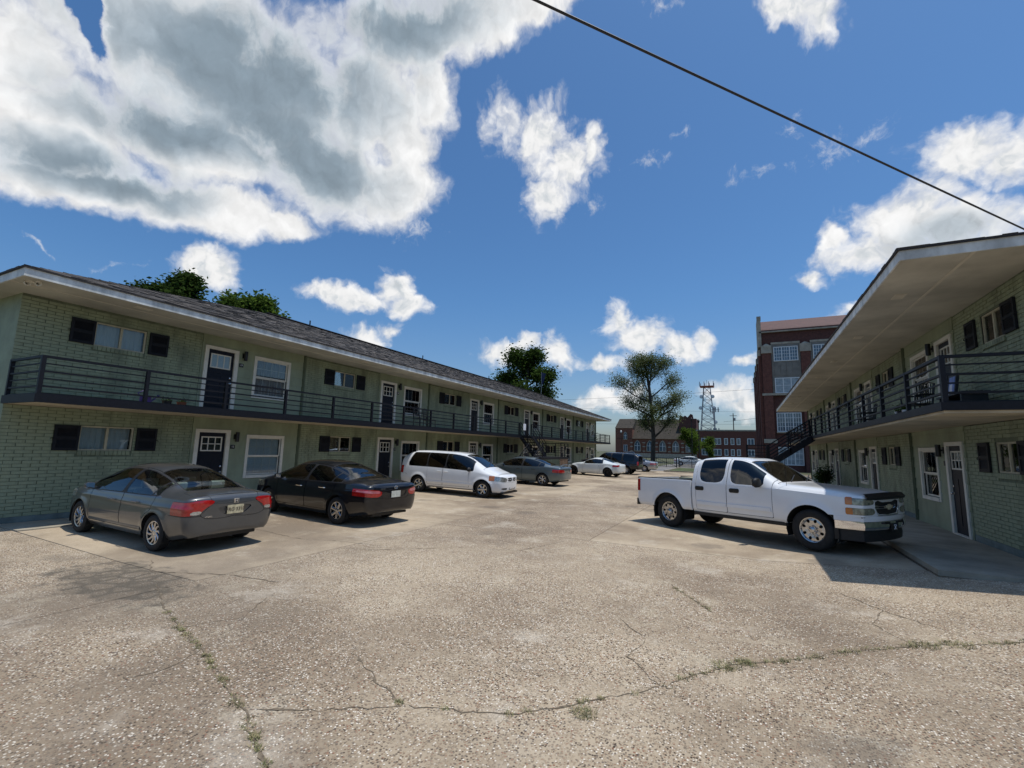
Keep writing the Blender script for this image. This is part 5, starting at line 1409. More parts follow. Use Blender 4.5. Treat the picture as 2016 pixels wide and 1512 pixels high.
def std_regions(sp, xc, xh, xrr, xrg, dlo0, dlo1, bpil, doors, hoodx, trunkx, tint_f, tint_r, tA=40, tS=50, seam=.0055, zsill=None, rear_open=True, cw=.045, quarter=None, chrome=False, frame=True):
    """windows, pillars, doors, hood, trunk for a closed car"""
    zb = spl(sp['belt']); Rg = []
    bl = lambda d: (lambda V: V[:, 2]-zb(V[:, 0])-d)
    slant0, slant1 = dlo0[1], dlo1[1]
    lim = mn(tlt(tA), bl(.012), lambda V: V[:, 0]-(dlo0[0]+slant0*(V[:, 2]-zb(V[:, 0]))), lambda V: (dlo1[0]+slant1*(V[:, 2]-zb(V[:, 0])))-V[:, 0], lambda V: np.abs(V[:, 1])-.3)
    inner = mn(tlt(tA-2.6), bl(.030), lambda V: V[:, 0]-(dlo0[0]+.02+slant0*(V[:, 2]-zb(V[:, 0]))), lambda V: (dlo1[0]-.03+slant1*(V[:, 2]-zb(V[:, 0])))-V[:, 0], lambda V: np.abs(V[:, 1])-.3)
    edges = [-9] + [b[0] for b in bpil] + [9]; sl = [0] + [b[1] for b in bpil] + [0]; hw = [0] + [b[2] for b in bpil] + [0]
    for k in range(len(edges)-1):
        f = mn(inner, (lambda e, s_, h: lambda V: V[:, 0]-(e+s_*(V[:, 2]-1.0)+h))(edges[k], sl[k], hw[k]), (lambda e, s_, h: lambda V: (e+s_*(V[:, 2]-1.0)-h)-V[:, 0])(edges[k+1], sl[k+1], hw[k+1]))
        Rg.append(('side_window', f, tint_f if k == len(edges)-2 else tint_r, -.004, 0, 0))
    if chrome:
        ring = mn(lim, neg(mn(tlt(tA-1.0), bl(.020), lambda V: V[:, 0]-(dlo0[0]+.01+slant0*(V[:, 2]-zb(V[:, 0]))), lambda V: (dlo1[0]-.012+slant1*(V[:, 2]-zb(V[:, 0])))-V[:, 0])))
        Rg.append(('window_trim', ring, 'chrome', .002, .01, 0))
    if frame: Rg.append(('window_frame', lim, 'trim_black', -.001, 0, 0))
    ws = mn(tgt(tS), xgt(xh), xlt(xc))
    Rg.append(('windscreen', mn(tgt(tS+2.5), xgt(xh+.035), xlt(xc-.03)), 'glass_clear', -.004, 0, 0)); Rg.append(('windscreen_seal', ws, 'trim_black', -.002, 0, 0))
    if rear_open:
        rg_ = mn(tgt(tS-5), xgt(xrg), xlt(xrr))
        Rg.append(('rear_window', mn(tgt(tS-2.5), xgt(xrg+.03), xlt(xrr-.03)), sp.get('rearglass', 'glass_clear'), -.004, 0, 0)); Rg.append(('rear_window_seal', rg_, 'trim_black', -.002, 0, 0))
    Rg += sp.get('lights', [])
    zz = zsill if zsill else sp['sill'][1][1]+.10
    for (a, b, sa, sb) in doors:
        f = mn(tlt(tA+4.5), zgt(zz), (lambda a, s_: lambda V: V[:, 0]-(a+s_*(V[:, 2]-.6)))(a, sa), (lambda b, s_: lambda V: (b+s_*(V[:, 2]-.6))-V[:, 0])(b, sb), lambda V: np.abs(V[:, 1])-.3, neg(circ(0, sp['tyre'], sp['arch']+cw)), neg(circ(sp['wb'], sp['tyre'], sp['arch']+cw)))
        Rg.append(('door', f, None, 0, .012, seam))
    if hoodx: Rg.append(('bonnet', mn(tgt(28), xgt(hoodx[0]), xlt(hoodx[1])), None, 0, .012, seam))
    return Rg
# ---- shared shapes for lamps, badges
def emblem(pts_list, x, y, z, h, root, name='emblem', m='chrome', yaw=-90, r=.006):
    """thin raised lines on the tail or nose; pts in (across, up), metres"""
    b = MB()
    for P in pts_list: b.tube([(p[0], p[1], 0) for p in P], r, 6)
    o = b.build(name, m, root, True); o.location = (x, y, z); o.rotation_euler = (R_(90), 0, R_(yaw)); return o
def ring(rx, ry, n=24, cx_=0, cy_=0): return [(cx_+rx*math.cos(2*math.pi*k/n), cy_+ry*math.sin(2*math.pi*k/n)) for k in range(n+1)]
def exhaust(x, y, z):
    def f(root, sp, col, sy):
        m = MB(); m.tube([(x+.35, y, z+.02), (x, y, z)], .03, 12); m.build('exhaust_pipe', 'alloy_dark', root, True)
    return f
def valance(x0, x1, w, z0, z1, m_='trim_black'):
    def f(root, sp, col, sy):
        m = MB(); m.box(x0, x1, -w, w, z0, z1); m.build('valance', m_, root)
    return f
def badge(txt, x, y, z, size, yaw=-90):
    def f(root, sp, col, sy):
        tm = text_mesh(txt, size, .003); tm.materials.append(MATS['chrome']); link('badge', tm, root, (x, y, z), (R_(90), 0, R_(yaw)))
    return f
def tail_x(sp, y, z):
    """x of the tail surface at (y,z)"""
    sk = sp['_sk']; V = sk.V; k = V[V[:, 0] < sp['x0']+.02]; i = np.argmin((k[:, 1]-y)**2 + (k[:, 2]-z)**2); return float(k[i, 0])
def nose_x(sp, y, z):
    sk = sp['_sk']; V = sk.V; k = V[V[:, 0] > sp['x1']-.02]; i = np.argmin((k[:, 1]-y)**2 + (k[:, 2]-z)**2); return float(k[i, 0])

# ---------------- graphite compact sedan (rear towards the lot)
def sedan_a():
    sp = dict(wb=2.70, tyre=.315, tw=.20, rim=.208, style=('spoke', 10, .045, .040, .30), arch=.355, track=1.52, floor=.24, res=.028,
        x0=-.74, x1=3.22, rear=(.19, 3.0, .42, .62), front=(.36, 2.3, .55, .50),
        top=[(-.74, 1.005), (-.55, 1.035), (-.30, 1.06), (.05, 1.19), (.45, 1.335), (.85, 1.425), (1.35, 1.45), (1.75, 1.42), (2.1, 1.32), (2.55, 1.12), (2.85, 1.005), (3.05, .955), (3.22, .90)],
        belt=[(-.74, .925), (-.3, .935), (.4, .915), (1.4, .895), (2.3, .875), (2.85, .85), (3.22, .78)],
        width=[(-.74, .835), (-.2, .872), (.8, .88), (2.0, .88), (2.7, .868), (3.22, .79)],
        sill=[(-.74, .30), (-.3, .22), (1, .20), (2.4, .20), (3.22, .20)],
        roofw=[(-.74, .70), (.2, .62), (1.0, .60), (2.0, .62), (2.8, .72), (3.22, .72)],
        n=[(-.74, 3.4), (-.3, 3.2), (.3, 3.2), (1.2, 3.6), (2.0, 3.3), (2.8, 3.0), (3.22, 2.8)],
        crease=(.78, .012), seatx=[.62, 1.62], dash=2.15, seatm='seat_grey', handles=[(.62, .80), (1.45, .78)], mirror=(2.28, .95, .17, .13), mirm='paint_graphite', handlem='paint_graphite')
    sp['_sk'] = make_skin(dict(sp, res=.05))
    L = [('tail_lamp', endv([(.38, .925), (.40, .86), (.52, .80), (.62, .70), (.80, .665), (1.2, .665), (1.2, .80), (.80, .90), (.62, .93)], 2, xhi=-.47), 'lamp_red', .006, .012, .002)]
    lamp2 = endv([(.56, .735), (.62, .69), (.76, .685), (.74, .745), (.62, .75)], 2, xhi=-.6)
    L.insert(0, ('reverse_lamp', lamp2, 'lamp_clear', .008, .006, 0))
    L += [('headlamp', endv([(.38, .66), (.55, .62), (.9, .70), (.9, .84), (.60, .80)], 2, xlo=3.05), 'lamp_clear', .003, .01, .002),
          ('grille', endv([(-.1, .56), (.40, .56), (.36, .64), (-.1, .64)], 1, xlo=3.2), 'trim_black', -.01, 0, 0)]
    sp['lights'] = L
    recess = endv([(-.1, .655), (.22, .655), (.34, .80), (-.1, .80)], 1, xhi=-.7)
    R = std_regions(sp, 2.86, 1.92, .62, -.36, (-.02, .30), (2.42, -.1), [(.20, -.28, .016), (1.16, -.10, .05)], [(.16, 1.13, -.30, -.05), (1.14, 2.30, -.05, -.02)], (2.84, 3.30), None, 'glass_clear', 'glass_clear', tA=46, tS=52)
    R.append(('plate_recess', recess, None, -.022, .0, .003))
    lid = mxf(mn(tgt(34), xlt(-.40), xgt(-.76)), endv([(-.1, .60), (.50, .60), (.62, .68), (.52, .76), (.40, .92), (.66, 1.2), (-.1, 1.2)], 1, xhi=-.72))
    R.append(('boot_lid', lid, None, 0, .012, .0035))
    R.append(('bumper', mn(xlt(-.42), zlt(.66), lambda V: .66-V[:, 2]), None, .004, .012, .003))
    sp['regions'] = R
    px = tail_x(sp, 0, .74)
    sp['plate'] = (px-.004, .735, 'FRG 3310', 'plate_cream')
    ex = tail_x(sp, 0, .88)
    def H(root, sp_, col, sy):
        emblem([[(-.045, .035), (.045, .035), (.038, -.035), (-.038, -.035), (-.045, .035)], [(-.022, .028), (-.018, -.028)], [(.022, .028), (.018, -.028)], [(-.02, 0), (.02, 0)]], ex-.010, 0, .885, 1, root, r=.0055)
        m = MB(); tx = tail_x(sp, 0, 1.0)
        m.tube([(tx+.13, -.70, .955), (tx+.05, -.4, 1.0), (tx+.03, 0, 1.012), (tx+.05, .4, 1.0), (tx+.13, .70, .955)], [.006, .011, .011, .011, .006], 8); m.build('spoiler_lip', col, root, True)
    def small(root, sp_, col, sy):
        m = MB(); m.box(-.28, -.20, -.12, .12, .965, .985); m.build('brake_lamp', 'lamp_red', root)
        m = MB(); m.tube([(.25, 0, 1.27), (.05, 0, 1.36)], [.012, .004], 6); m.build('antenna', 'trim_black', root)
        for s_ in (1, -1):
            yy = sy(1.35, .36); m = MB(); m.box(.42, 2.28, s_*(yy-.012), s_*(yy+.006), .33, .37); m.build('side_moulding', col, root)
    sp['extra'] = [H, small, badge('HYBRID', tail_x(sp, .46, .65)-.008, .47, .642, .035), valance(-.80, -.5, .52, .24, .31), exhaust(-.80, -.5, .27)]
    return sp
# ---------------- black mid-size sedan
def sedan_b(col='paint_black', res=.03, plate=True):
    sp = dict(wb=2.78, tyre=.33, tw=.215, rim=.215, style=('spoke', 7, .075, .062, 0.0), arch=.372, track=1.57, floor=.24, res=res,
        x0=-.86, x1=3.38, rear=(.22, 2.8, .42, .60), front=(.34, 2.3, .55, .50),
        top=[(-.86, 1.03), (-.6, 1.075), (-.35, 1.095), (.0, 1.20), (.45, 1.36), (.9, 1.45), (1.4, 1.475), (1.85, 1.44), (2.25, 1.30), (2.7, 1.10), (2.95, 1.005), (3.2, .955), (3.38, .90)],
        belt=[(-.86, .95), (-.3, .985), (.4, .965), (1.5, .945), (2.4, .915), (3.0, .87), (3.38, .79)],
        width=[(-.86, .86), (-.2, .905), (.8, .91), (2.0, .91), (2.8, .895), (3.38, .81)],
        sill=[(-.86, .32), (-.3, .22), (1, .20), (2.4, .20), (3.38, .22)],
        roofw=[(-.86, .72), (.2, .63), (1.0, .61), (2.0, .63), (2.9, .74), (3.38, .74)],
        n=[(-.86, 3.2), (-.3, 3.0), (.3, 3.2), (1.3, 3.6), (2.1, 3.3), (2.9, 3.0), (3.38, 2.8)],
        crease=(.82, .011), seatx=[.62, 1.65], dash=2.2, seatm='seat_dark', rearglass='glass_tint', handles=[(.55, .84), (1.45, .82)], mirror=(2.36, .98, .18, .14), handlem='chrome' if plate else None)
    sp['_sk'] = make_skin(dict(sp, res=.05))
    L = [('reverse_lamp', endv([(.50, .80), (.66, .80), (.9, .83), (.9, .87), (.60, .865), (.48, .855)], 1, xhi=-.62), 'lamp_pink', .007, .006, 0),
         ('tail_lamp', endv([(.44, .86), (.47, .735), (.62, .71), (1.2, .755), (1.2, .905), (.80, .905)], 2, xhi=-.52), 'lamp_red' if plate else 'lamp_pink', .005, .012, .002),
         ('headlamp', endv([(.42, .66), (.55, .62), (.95, .70), (.95, .86), (.62, .80)], 2, xlo=3.05), 'lamp_haze', .003, .01, .002),
         ('grille', endv([(-.1, .54), (.38, .54), (.40, .68), (-.1, .70)], 1, xlo=3.3), 'trim_black', -.01, 0, 0)]
    sp['lights'] = L
    R = std_regions(sp, 2.97, 2.0, .66, -.38, (-.10, .42), (2.52, -.1), [(.27, -.24, .016), (1.24, -.08, .045)], [(.20, 1.22, -.30, -.04), (1.23, 2.40, -.04, -.02)], (2.95, 3.45), None, 'glass_clear', 'glass_tint', tA=43, tS=52, chrome=True)
    R.append(('plate_recess', endv([(-.1, .70), (.34, .70), (.40, .86), (-.1, .86)], 1, xhi=-.8), None, -.015, .0, .003))
    R.append(('boot_lid', mxf(mn(tgt(34), xlt(-.42), xgt(-.88)), endv([(-.1, .66), (.46, .66), (.46, .88), (.70, .94), (.7, 1.3), (-.1, 1.3)], 1, xhi=-.84)), None, 0, .012, .0035))
    R.append(('bumper', mn(xlt(-.46), zlt(.69)), None, .004, .012, .003))
    sp['regions'] = R
    if plate: sp['plate'] = (tail_x(sp, 0, .76)-.004, .765, '', 'plate_white')
    ex = tail_x(sp, 0, .93)
    def T(root, sp_, col_, sy):
        emblem([ring(.055, .038), ring(.018, .036), ring(.036, .014, cy_=.018)], ex-.012, 0, .925, 1, root, r=.005)
    sp['extra'] = ([T, badge('CAMRY', tail_x(sp, .42, .90)-.012, .43, .905, .05)] if plate else []) + [valance(-.9, -.5, .55, .25, .33), exhaust(-.92, -.55, .28)]
    return sp
# ---------------- white minivan
def minivan():
    sp = dict(wb=3.08, tyre=.335, tw=.21, rim=.212, style=('spoke', 6, .09, .075, 0.0), arch=.40, track=1.62, floor=.27, res=.03,
        x0=-.86, x1=3.64, rear=(.15, 4.0, .35, .85), front=(.36, 2.4, .5, .55),
        top=[(-.86, 1.52), (-.7, 1.66), (-.4, 1.735), (.3, 1.755), (1.4, 1.745), (2.0, 1.69), (2.3, 1.61), (2.7, 1.40), (3.0, 1.215), (3.25, 1.10), (3.45, 1.03), (3.64, .96)],
        belt=[(-.86, 1.06), (.3, 1.06), (1.8, 1.03), (2.7, .99), (3.2, .93), (3.64, .84)],
        width=[(-.86, .93), (-.2, .965), (1.0, .97), (2.2, .97), (3.1, .955), (3.64, .85)],
        sill=[(-.86, .34), (-.4, .27), (1, .25), (2.6, .25), (3.64, .24)],
        roofw=[(-.86, .76), (.2, .73), (1.4, .71), (2.2, .70), (3.1, .78), (3.64, .78)],
        n=[(-.86, 4.2), (0, 4.2), (1.5, 4.2), (2.2, 3.6), (3.0, 3.0), (3.64, 2.8)],
        flare=.03, crease=(.60, .006), seatx=[.0, 1.0, 1.95], shelf=False, dash=2.55, seatm='seat_dark', rearglass='glass_dark', handles=[(1.02, .93), (1.36, .93)], mirror=(2.5, 1.06, .19, .17), mirm='trim_black', lhd=1)
    sp['_sk'] = make_skin(dict(sp, res=.05))
    L = [('tail_lamp', endv([(.74, .78), (.80, .76), (1.2, .76), (1.2, 1.06), (.74, 1.08)], 1, xhi=-.80), 'lamp_red', .006, .012, .002),
         ('indicator_lamp', endv([(.5, .67), (1.2, .70), (1.2, .90), (.5, .86)], 1, xlo=3.36, xhi=3.58), 'lamp_amber', .004, .01, .001),
         ('headlamp', endv([(.46, .70), (.52, .65), (.72, .665), (.9, .70), (.9, .88), (.60, .84), (.47, .80)], 2, xlo=3.36), 'lamp_clear', .003, .01, .002),
         ('grille', mxf(endv([(.05, .665), (.40, .68), (.43, .735), (.05, .735)], 1, xlo=3.55), endv([(.05, .755), (.43, .755), (.40, .815), (.05, .825)], 1, xlo=3.55)), 'trim_black', -.012, .0, 0),
         ('fog_lamp_recess', endv([(.42, .345), (.70, .36), (.74, .42), (.42, .43)], 1, xlo=3.3), 'trim_black', -.012, 0, 0),
         ('bumper_slot', mxf(endv([(-.1, .335), (.36, .335), (.36, .365), (-.1, .365)], 0, xlo=3.5), endv([(-.1, .395), (.36, .395), (.36, .425), (-.1, .425)], 0, xlo=3.5)), 'trim_black', -.012, 0, 0)]
    sp['lights'] = L
    R = std_regions(sp, 3.06, 2.10, -.45, -.84, (-.62, .35), (2.66, -.15), [(.42, -.10, .03), (1.32, -.05, .03)], [(.44, 1.20, -.02, -.0), (1.21, 2.46, -.0, -.03)], (3.04, 3.72), None, 'glass_tint', 'glass_dark', tA=50, tS=57, cw=.06)
    R.append(('bumper', mn(xgt(3.42), zlt(.635)), None, .004, .012, .003)); R.append(('bumper', mn(xlt(-.62), zlt(.74)), None, .004, .012, .003))
    R.append(('tailgate', mn(xlt(-.855), zgt(.76), lambda V: .74-np.abs(V[:, 1])), None, 0, .01, .004))
    sp['regions'] = R
    nx = nose_x(sp, 0, .745)
    def D(root, sp_, col, sy):
        m = MB(); m.box(nx-.06, nx+.006, -.045, .045, .66, .83); m.build('grille_bar', col, root)
        emblem([[(-.03, .035), (-.035, 0), (0, -.045), (.035, 0), (.03, .035), (0, .02), (-.03, .035)]], nx+.012, 0, .745, 1, root, yaw=90, r=.006)
        m = MB(); y = .965
        for s_ in (1, -1): m2 = MB(); m2.box(.42, wb_ - .44, s_*.955, s_*.985, .47, .53); m2.build('side_moulding', col, root)
        for y0 in (-.3, .25): w = MB(); w.bar((3.04, y0, 1.205), (2.86, y0+.5, 1.325), .015, .02); w.build('wiper', 'trim_black', root)
        m.box(3.3, 3.92, -.7, .7, .19, .26); m.build('valance', 'trim_black', root)
        m = MB(); m.box(-.92, -.5, -.75, .75, .28, .36); m.build('valance', 'trim_black', root)
    wb_ = 3.08
    sp['extra'] = [D]
    return sp
# ---------------- slate sedan
def sedan_c():
    sp = sedan_b(res=.04, plate=False)
    sp['style'] = ('spoke', 6, .06, .055, 0.0); sp['seatm'] = 'seat_dark'
    sp['rearglass'] = 'glass_tint'; sp['mirm'] = None; sp['handlem'] = 'trim_black'
    def sp_(root, s, col, sy):
        m = MB(); m.tube([(-.98, -.72, 1.05), (-1.0, -.6, 1.13), (-1.02, 0, 1.145), (-1.0, .6, 1.13), (-.98, .72, 1.05)], .022, 8); m.build('spoiler', col, root, True)
    sp['extra'] = [sp_] + sp['extra']
    sp['regions'] = [(('tail_lamp', endv([(.40, .87), (.40, .74), (.62, .72), (1.2, .73), (1.2, .88), (.80, .89)], 2, xhi=-.55), 'lamp_red', .005, .012, .002) if r[0] == 'tail_lamp' else r) for r in sp['regions'] if r[0] not in ('reverse_lamp', 'window_trim')]
    return sp
# ---------------- white sports coupe
def coupe():
    sp = dict(wb=2.65, tyre=.325, tw=.24, rim=.235, style=('spoke', 6, .05, .035, .0), alloy='alloy_dark', arch=.365, track=1.58, floor=.18, res=.04,
        x0=-.62, x1=3.05, rear=(.20, 2.4, .5, .55), front=(.40, 2.2, .6, .42),
        top=[(-.62, .93), (-.45, .98), (-.1, 1.08), (.35, 1.22), (.75, 1.30), (1.05, 1.315), (1.4, 1.265), (1.75, 1.12), (2.1, .955), (2.5, .90), (2.8, .83), (3.05, .74)],
        belt=[(-.62, .86), (0, .905), (.6, .89), (1.4, .86), (2.1, .84), (2.65, .79), (3.05, .66)],
        width=[(-.62, .83), (0, .91), (.6, .895), (1.4, .88), (2.1, .895), (2.65, .905), (3.05, .82)],
        sill=[(-.62, .30), (0, .2), (1, .17), (2.4, .17), (3.05, .18)],
        roofw=[(-.62, .70), (.3, .56), (1.0, .55), (1.5, .58), (2.2, .76), (3.05, .74)],
        n=[(-.62, 2.8), (.3, 2.8), (1.0, 3.2), (1.6, 3.0), (2.2, 2.6), (3.05, 2.6)],
        flare=.03, seatx=[.72], dash=1.5, seatm='seat_dark', rearglass='glass_tint', handles=[], mirror=(1.75, .90, .17, .12))
    sp['_sk'] = make_skin(dict(sp, res=.06))
    sp['lights'] = [('tail_lamp', endv([(.52, .88), (.62, .74), (1.2, .70), (1.2, .80), (.74, .87)], 1, xhi=-.35), 'lamp_red', .005, .012, .002),
                    ('headlamp', endv([(.55, .58), (.95, .66), (.95, .80), (.66, .72)], 1, xlo=2.75), 'lamp_clear', .003, .01, .002)]
    R = std_regions(sp, 2.12, 1.30, .62, -.28, (.36, .30), (1.85, -.1), [], [(.58, 1.92, -.10, -.02)], (2.1, 3.1), None, 'glass_tint', 'glass_tint', tA=42, tS=52)
    R.append(('bumper', mn(xlt(-.38), zlt(.60)), None, .003, .012, .003))
    sp['regions'] = R
    def hd(root, s, col, sy):
        for s_ in (1, -1):
            m = MB(); m.tube([(.68, s_*.885, .80), (.675, s_*.905, .75), (.68, s_*.90, .68)], .014, 8); m.build('door_handle', 'chrome', root, True)
    sp['extra'] = [hd, exhaust(-.82, .45, .26), exhaust(-.82, -.45, .26)]
    return sp
# ---------------- boxy long SUV
def suv(wb=3.33, L0=-.98, L1=4.05, H=1.84, m_r='glass_dark', res=.045):
    sp = dict(wb=wb, tyre=.37, tw=.25, rim=.21, style=('spoke', 6, .08, .07, 0.0), arch=.43, track=1.65, floor=.42, res=res,
        x0=L0, x1=L1, rear=(.10, 5.0, .3, .9), front=(.16, 3.2, .4, .75),
        top=[(L0, 1.66*H/1.84), (L0+.2, 1.79*H/1.84), (.3, H), (1.6, H), (wb-1.35, H-.05), (wb-1.15, H-.14), (wb-.65, 1.27), (wb-.4, 1.20), (wb+.3, 1.16), (L1, 1.08)],
        belt=[(L0, 1.10), (1.5, 1.10), (wb-.6, 1.08), (L1, .98)],
        width=[(L0, .95), (0, .985), (1.5, .99), (wb, .98), (L1, .93)],
        sill=[(L0, .48), (0, .42), (1.5, .40), (wb, .42), (L1, .42)],
        roofw=[(L0, .80), (1.5, .78), (wb-1.2, .78), (wb-.4, .86), (L1, .84)],
        n=[(L0, 5), (1.5, 5), (wb-1.2, 4.5), (wb-.3, 3.6), (L1, 3.4)], flare=.03, seatx=[.1, 1.0, 1.95], shelf=False, dash=wb-.85, seatm='seat_dark', rearglass='glass_dark', handles=[(.9, .98), (1.85, .98)], handlem='trim_black', mirror=(wb-.92, 1.14, .2, .2), mirm='trim_black')
    sp['_sk'] = make_skin(dict(sp, res=.07))
    sp['lights'] = [('tail_lamp', endv([(.82, .82), (1.2, .82), (1.2, 1.16), (.82, 1.16)], 1, xhi=L0+.04), 'lamp_red', .005, .012, .002), ('headlamp', endv([(.56, .80), (1.2, .80), (1.2, .98), (.56, .98)], 1, xlo=L1-.08), 'lamp_clear', .003, .01, .002),
                    ('grille', endv([(-.1, .72), (.52, .72), (.52, .98), (-.1, .98)], 1, xlo=L1+.05), 'trim_black', -.012, 0, 0)]
    R = std_regions(sp, wb-.56, wb-1.18, L0+.12, L0-.2, (L0+.25, .05), (wb-.86, -.1), [(.35, -.05, .07), (1.30, 0, .05)], [(.42, 1.30, -.02, 0), (1.31, wb-.75, 0, 0)], (wb-.55, L1+.02), None, 'glass_tint', m_r, tA=52, tS=58, rear_open=False, cw=.06)
    R.append(('rear_window', endv([(-.1, 1.14), (.72, 1.14), (.66, 1.62), (-.1, 1.62)], 1, xhi=L0+.0), 'glass_dark', -.004, 0, 0))
    R.append(('bumper', mn(xlt(L0+.04), zlt(.68)), 'trim_black', .03, .03, .003)); R.append(('bumper', mn(xgt(L1-.12), zlt(.68)), 'trim_black', .03, .03, .003))
    sp['regions'] = R
    return sp
# ---------------- white crew-cab pickup
def pickup():
    wb = 3.645; tr = .415
    sp = dict(wb=wb, tyre=tr, tw=.255, rim=.255, style=('hole', 8, .180, .030), arch=.50, track=1.69, floor=.50, res=.03, alloy='alloy',
        x0=.80, x1=4.50, rear=(.03, 6.0, .3, 1.0), front=(.13, 5.0, .22, .88),
        top=[(.80, 1.80), (1.0, 1.855), (1.5, 1.885), (2.0, 1.865), (2.25, 1.80), (2.5, 1.65), (2.9, 1.385), (3.02, 1.325), (3.3, 1.30), (3.9, 1.265), (4.30, 1.225), (4.50, 1.185)],
        belt=[(.80, 1.225), (2.0, 1.215), (3.0, 1.195), (3.6, 1.165), (4.2, 1.125), (4.50, 1.095)],
        width=[(.80, .985), (1.5, 1.0), (3.0, 1.0), (3.7, .995), (4.2, .975), (4.50, .945)],
        sill=[(.80, .50), (1.5, .49), (2.9, .49), (4.50, .52)],
        roofw=[(.80, .765), (1.5, .75), (2.1, .76), (2.9, .86), (4.50, .86)],
        n=[(.80, 6.5), (1.6, 6.5), (2.2, 5.4), (2.9, 4.4), (3.4, 5.0), (4.50, 5.0)], flare=.022, slab=.4, crease=None,
        seatx=[1.35, 2.2], shelf=False, dash=2.55, seatm='seat_dark', rearglass='glass_tint', handles=[], mirror=(2.62, 1.29, .24, .22), mirm='trim_black', mir_in=.98)
    sp['_sk'] = make_skin(dict(sp, res=.05))
    zb = spl(sp['belt'])
    sp['lights'] = [
        ('indicator_lamp', endv([(.5, .985), (1.2, .985), (1.2, 1.13), (.5, 1.13)], 0, xlo=4.30, xhi=4.42), 'lamp_amber', .004, .01, .001), ('headlamp', endv([(.56, .985), (1.2, .985), (1.2, 1.14), (.80, 1.10), (.56, 1.075)], 1, xlo=4.30), 'lamp_haze', .004, .01, .002),
        ('indicator_lamp', endv([(.5, .80), (1.2, .80), (1.2, .925), (.5, .925)], 0, xlo=4.30, xhi=4.42), 'lamp_amber', .004, .01, .001), ('fog_lamp', endv([(.54, .80), (1.2, .80), (1.2, .925), (.55, .925)], 1, xlo=4.30), 'lamp_haze', .004, .01, .002),
        ('grille', endv([(-.1, .775), (.43, .785), (.525, .94), (.525, 1.06), (-.1, 1.075)], 1, xlo=4.40), 'trim_black', -.025, .0, 0)]
    R = std_regions(sp, 2.98, 2.24, 0, 0, (.96, .04), (2.72, -.12), [(1.78, -.02, .075)], [(.90, 1.77, -.0, -.0), (1.775, 2.88, 0, 0)], (2.96, 4.62), None, 'glass_tint', 'glass_dark', tA=50, tS=56, zsill=.56, rear_open=False, cw=.03, frame=False, seam=.006)
    R.append(('rear_window', endv([(-.1, 1.30), (.66, 1.30), (.60, 1.70), (-.1, 1.70)], 1, xhi=.79), 'glass_tint', -.004, 0, 0))
    R.append(('bumper_gap', mn(xgt(3.9), zlt(.765)), 'trim_black', -.03, 0, 0))
    sp['regions'] = R
    def extras(root, s, col, sy):
        W_ = 1.0; rail = 1.275
        # bed: outer sides, inner sides, floor, tailgate
        def sidep(sg):
            m = MB(); n = 60; zs = [.52, .58, .66, .76, .9, 1.0, 1.1, 1.2, 1.25, rail]
            ys = [.945, .985, .997, 1.0, 1.0, .998, .994, .988, .984, .972]
            xs = np.linspace(-1.08, .755, n); V = []; idx = {}
            for i, x in enumerate(xs):
                for j in range(len(zs)):
                    d = math.hypot(x, zs[j]-tr)-.50; fl = .028*math.exp(-(d/.07)**2); cv = .02*max(0, (-.90-x)/.18)**2
                    V.append((x, sg*(ys[j]+fl-cv), zs[j], 0))
            k = len(zs); F = [(i*k+j, (i+1)*k+j, (i+1)*k+j+1, i*k+j+1) for i in range(n-1) for j in range(k-1)]
            # refine rows
            VV = np.array(V); sk = Skin(VV, F)
            # subdivide in z for a smooth arch
            V2 = []; zf = np.linspace(.52, rail, 30); 
            for x in xs:
                for z in zf:
                    y = np.interp(z, zs, ys); d = math.hypot(x, z-tr)-.50; V2.append((x, sg*(y+.028*math.exp(-(d/.07)**2)-.02*max(0, (-.90-x)/.18)**2), z, 0))
            F2 = [(i*30+j, (i+1)*30+j, (i+1)*30+j+1, i*30+j+1) for i in range(n-1) for j in range(29)]
            sk = Skin(np.array(V2), F2)
            _, sk = sk.split(circ(0, tr, .50))
            tl, sk = sk.split(mn(xlt(-.98), zgt(.90), zlt(1.235)), .003)
            o = sk.build('bed_side', col, root, 0, .03)
            tl.build('tail_lamp', 'lamp_red', root, .012, .03)
        for sg in (1, -1):
            sidep(sg)
            m = MB(); m.box(-1.08, .75, sg*.90, sg*.965, rail-.02, rail+.022); m.build('bed_rail_cap', 'trim_black', root)
            m = MB(); m.box(-1.05, .73, sg*.86, sg*.90, .62, rail-.005); m.build('bed_liner', 'trim_black', root)
            t = MB(); n = 14; vs = []
            for k in range(n+1):
                a = -.3+(math.pi+.6)*k/n
                for yy in (.985, .55): vs.append((  .512*math.cos(a), sg*yy, tr+  .512*math.sin(a)))
            t.add(vs, [(2*k, 2*k+2, 2*k+3, 2*k+1) for k in range(n)]); t.build('wheel_arch', 'liner_black', root, fixn=False)
        m = MB(); m.box(-1.05, .73, -.86, .86, .66, .70); m.build('bed_floor', 'trim_black', root)
        m = MB(); m.box(.70, .75, -.95, .95, .55, rail-.01); m.build('bed_front_panel', col, root)
        m = MB(); m.box(-1.09, -1.05, -.80, .80, .62, rail); m.box(-1.105, -1.09, -.6, .6, .70, 1.18); to = m.build('tailgate', col, root)
        m = MB(); m.box(-1.125, -1.105, -.1, .1, 1.08, 1.16); m.build('tailgate_handle', 'trim_black', to)
        m = MB(); m.prism([(-1.14, -.97), (-1.06, -.98), (-1.06, .98), (-1.14, .97), (-1.22, .75), (-1.24, 0), (-1.22, -.75)], 'z', .50, .68); m.build('bumper', 'trim_black', root)
        # tool box across the bed
        m = MB(); m.box(.32, .70, -.84, .84, .95, rail+.02); tb = m.build('tool_box', 'seat_grey', root)
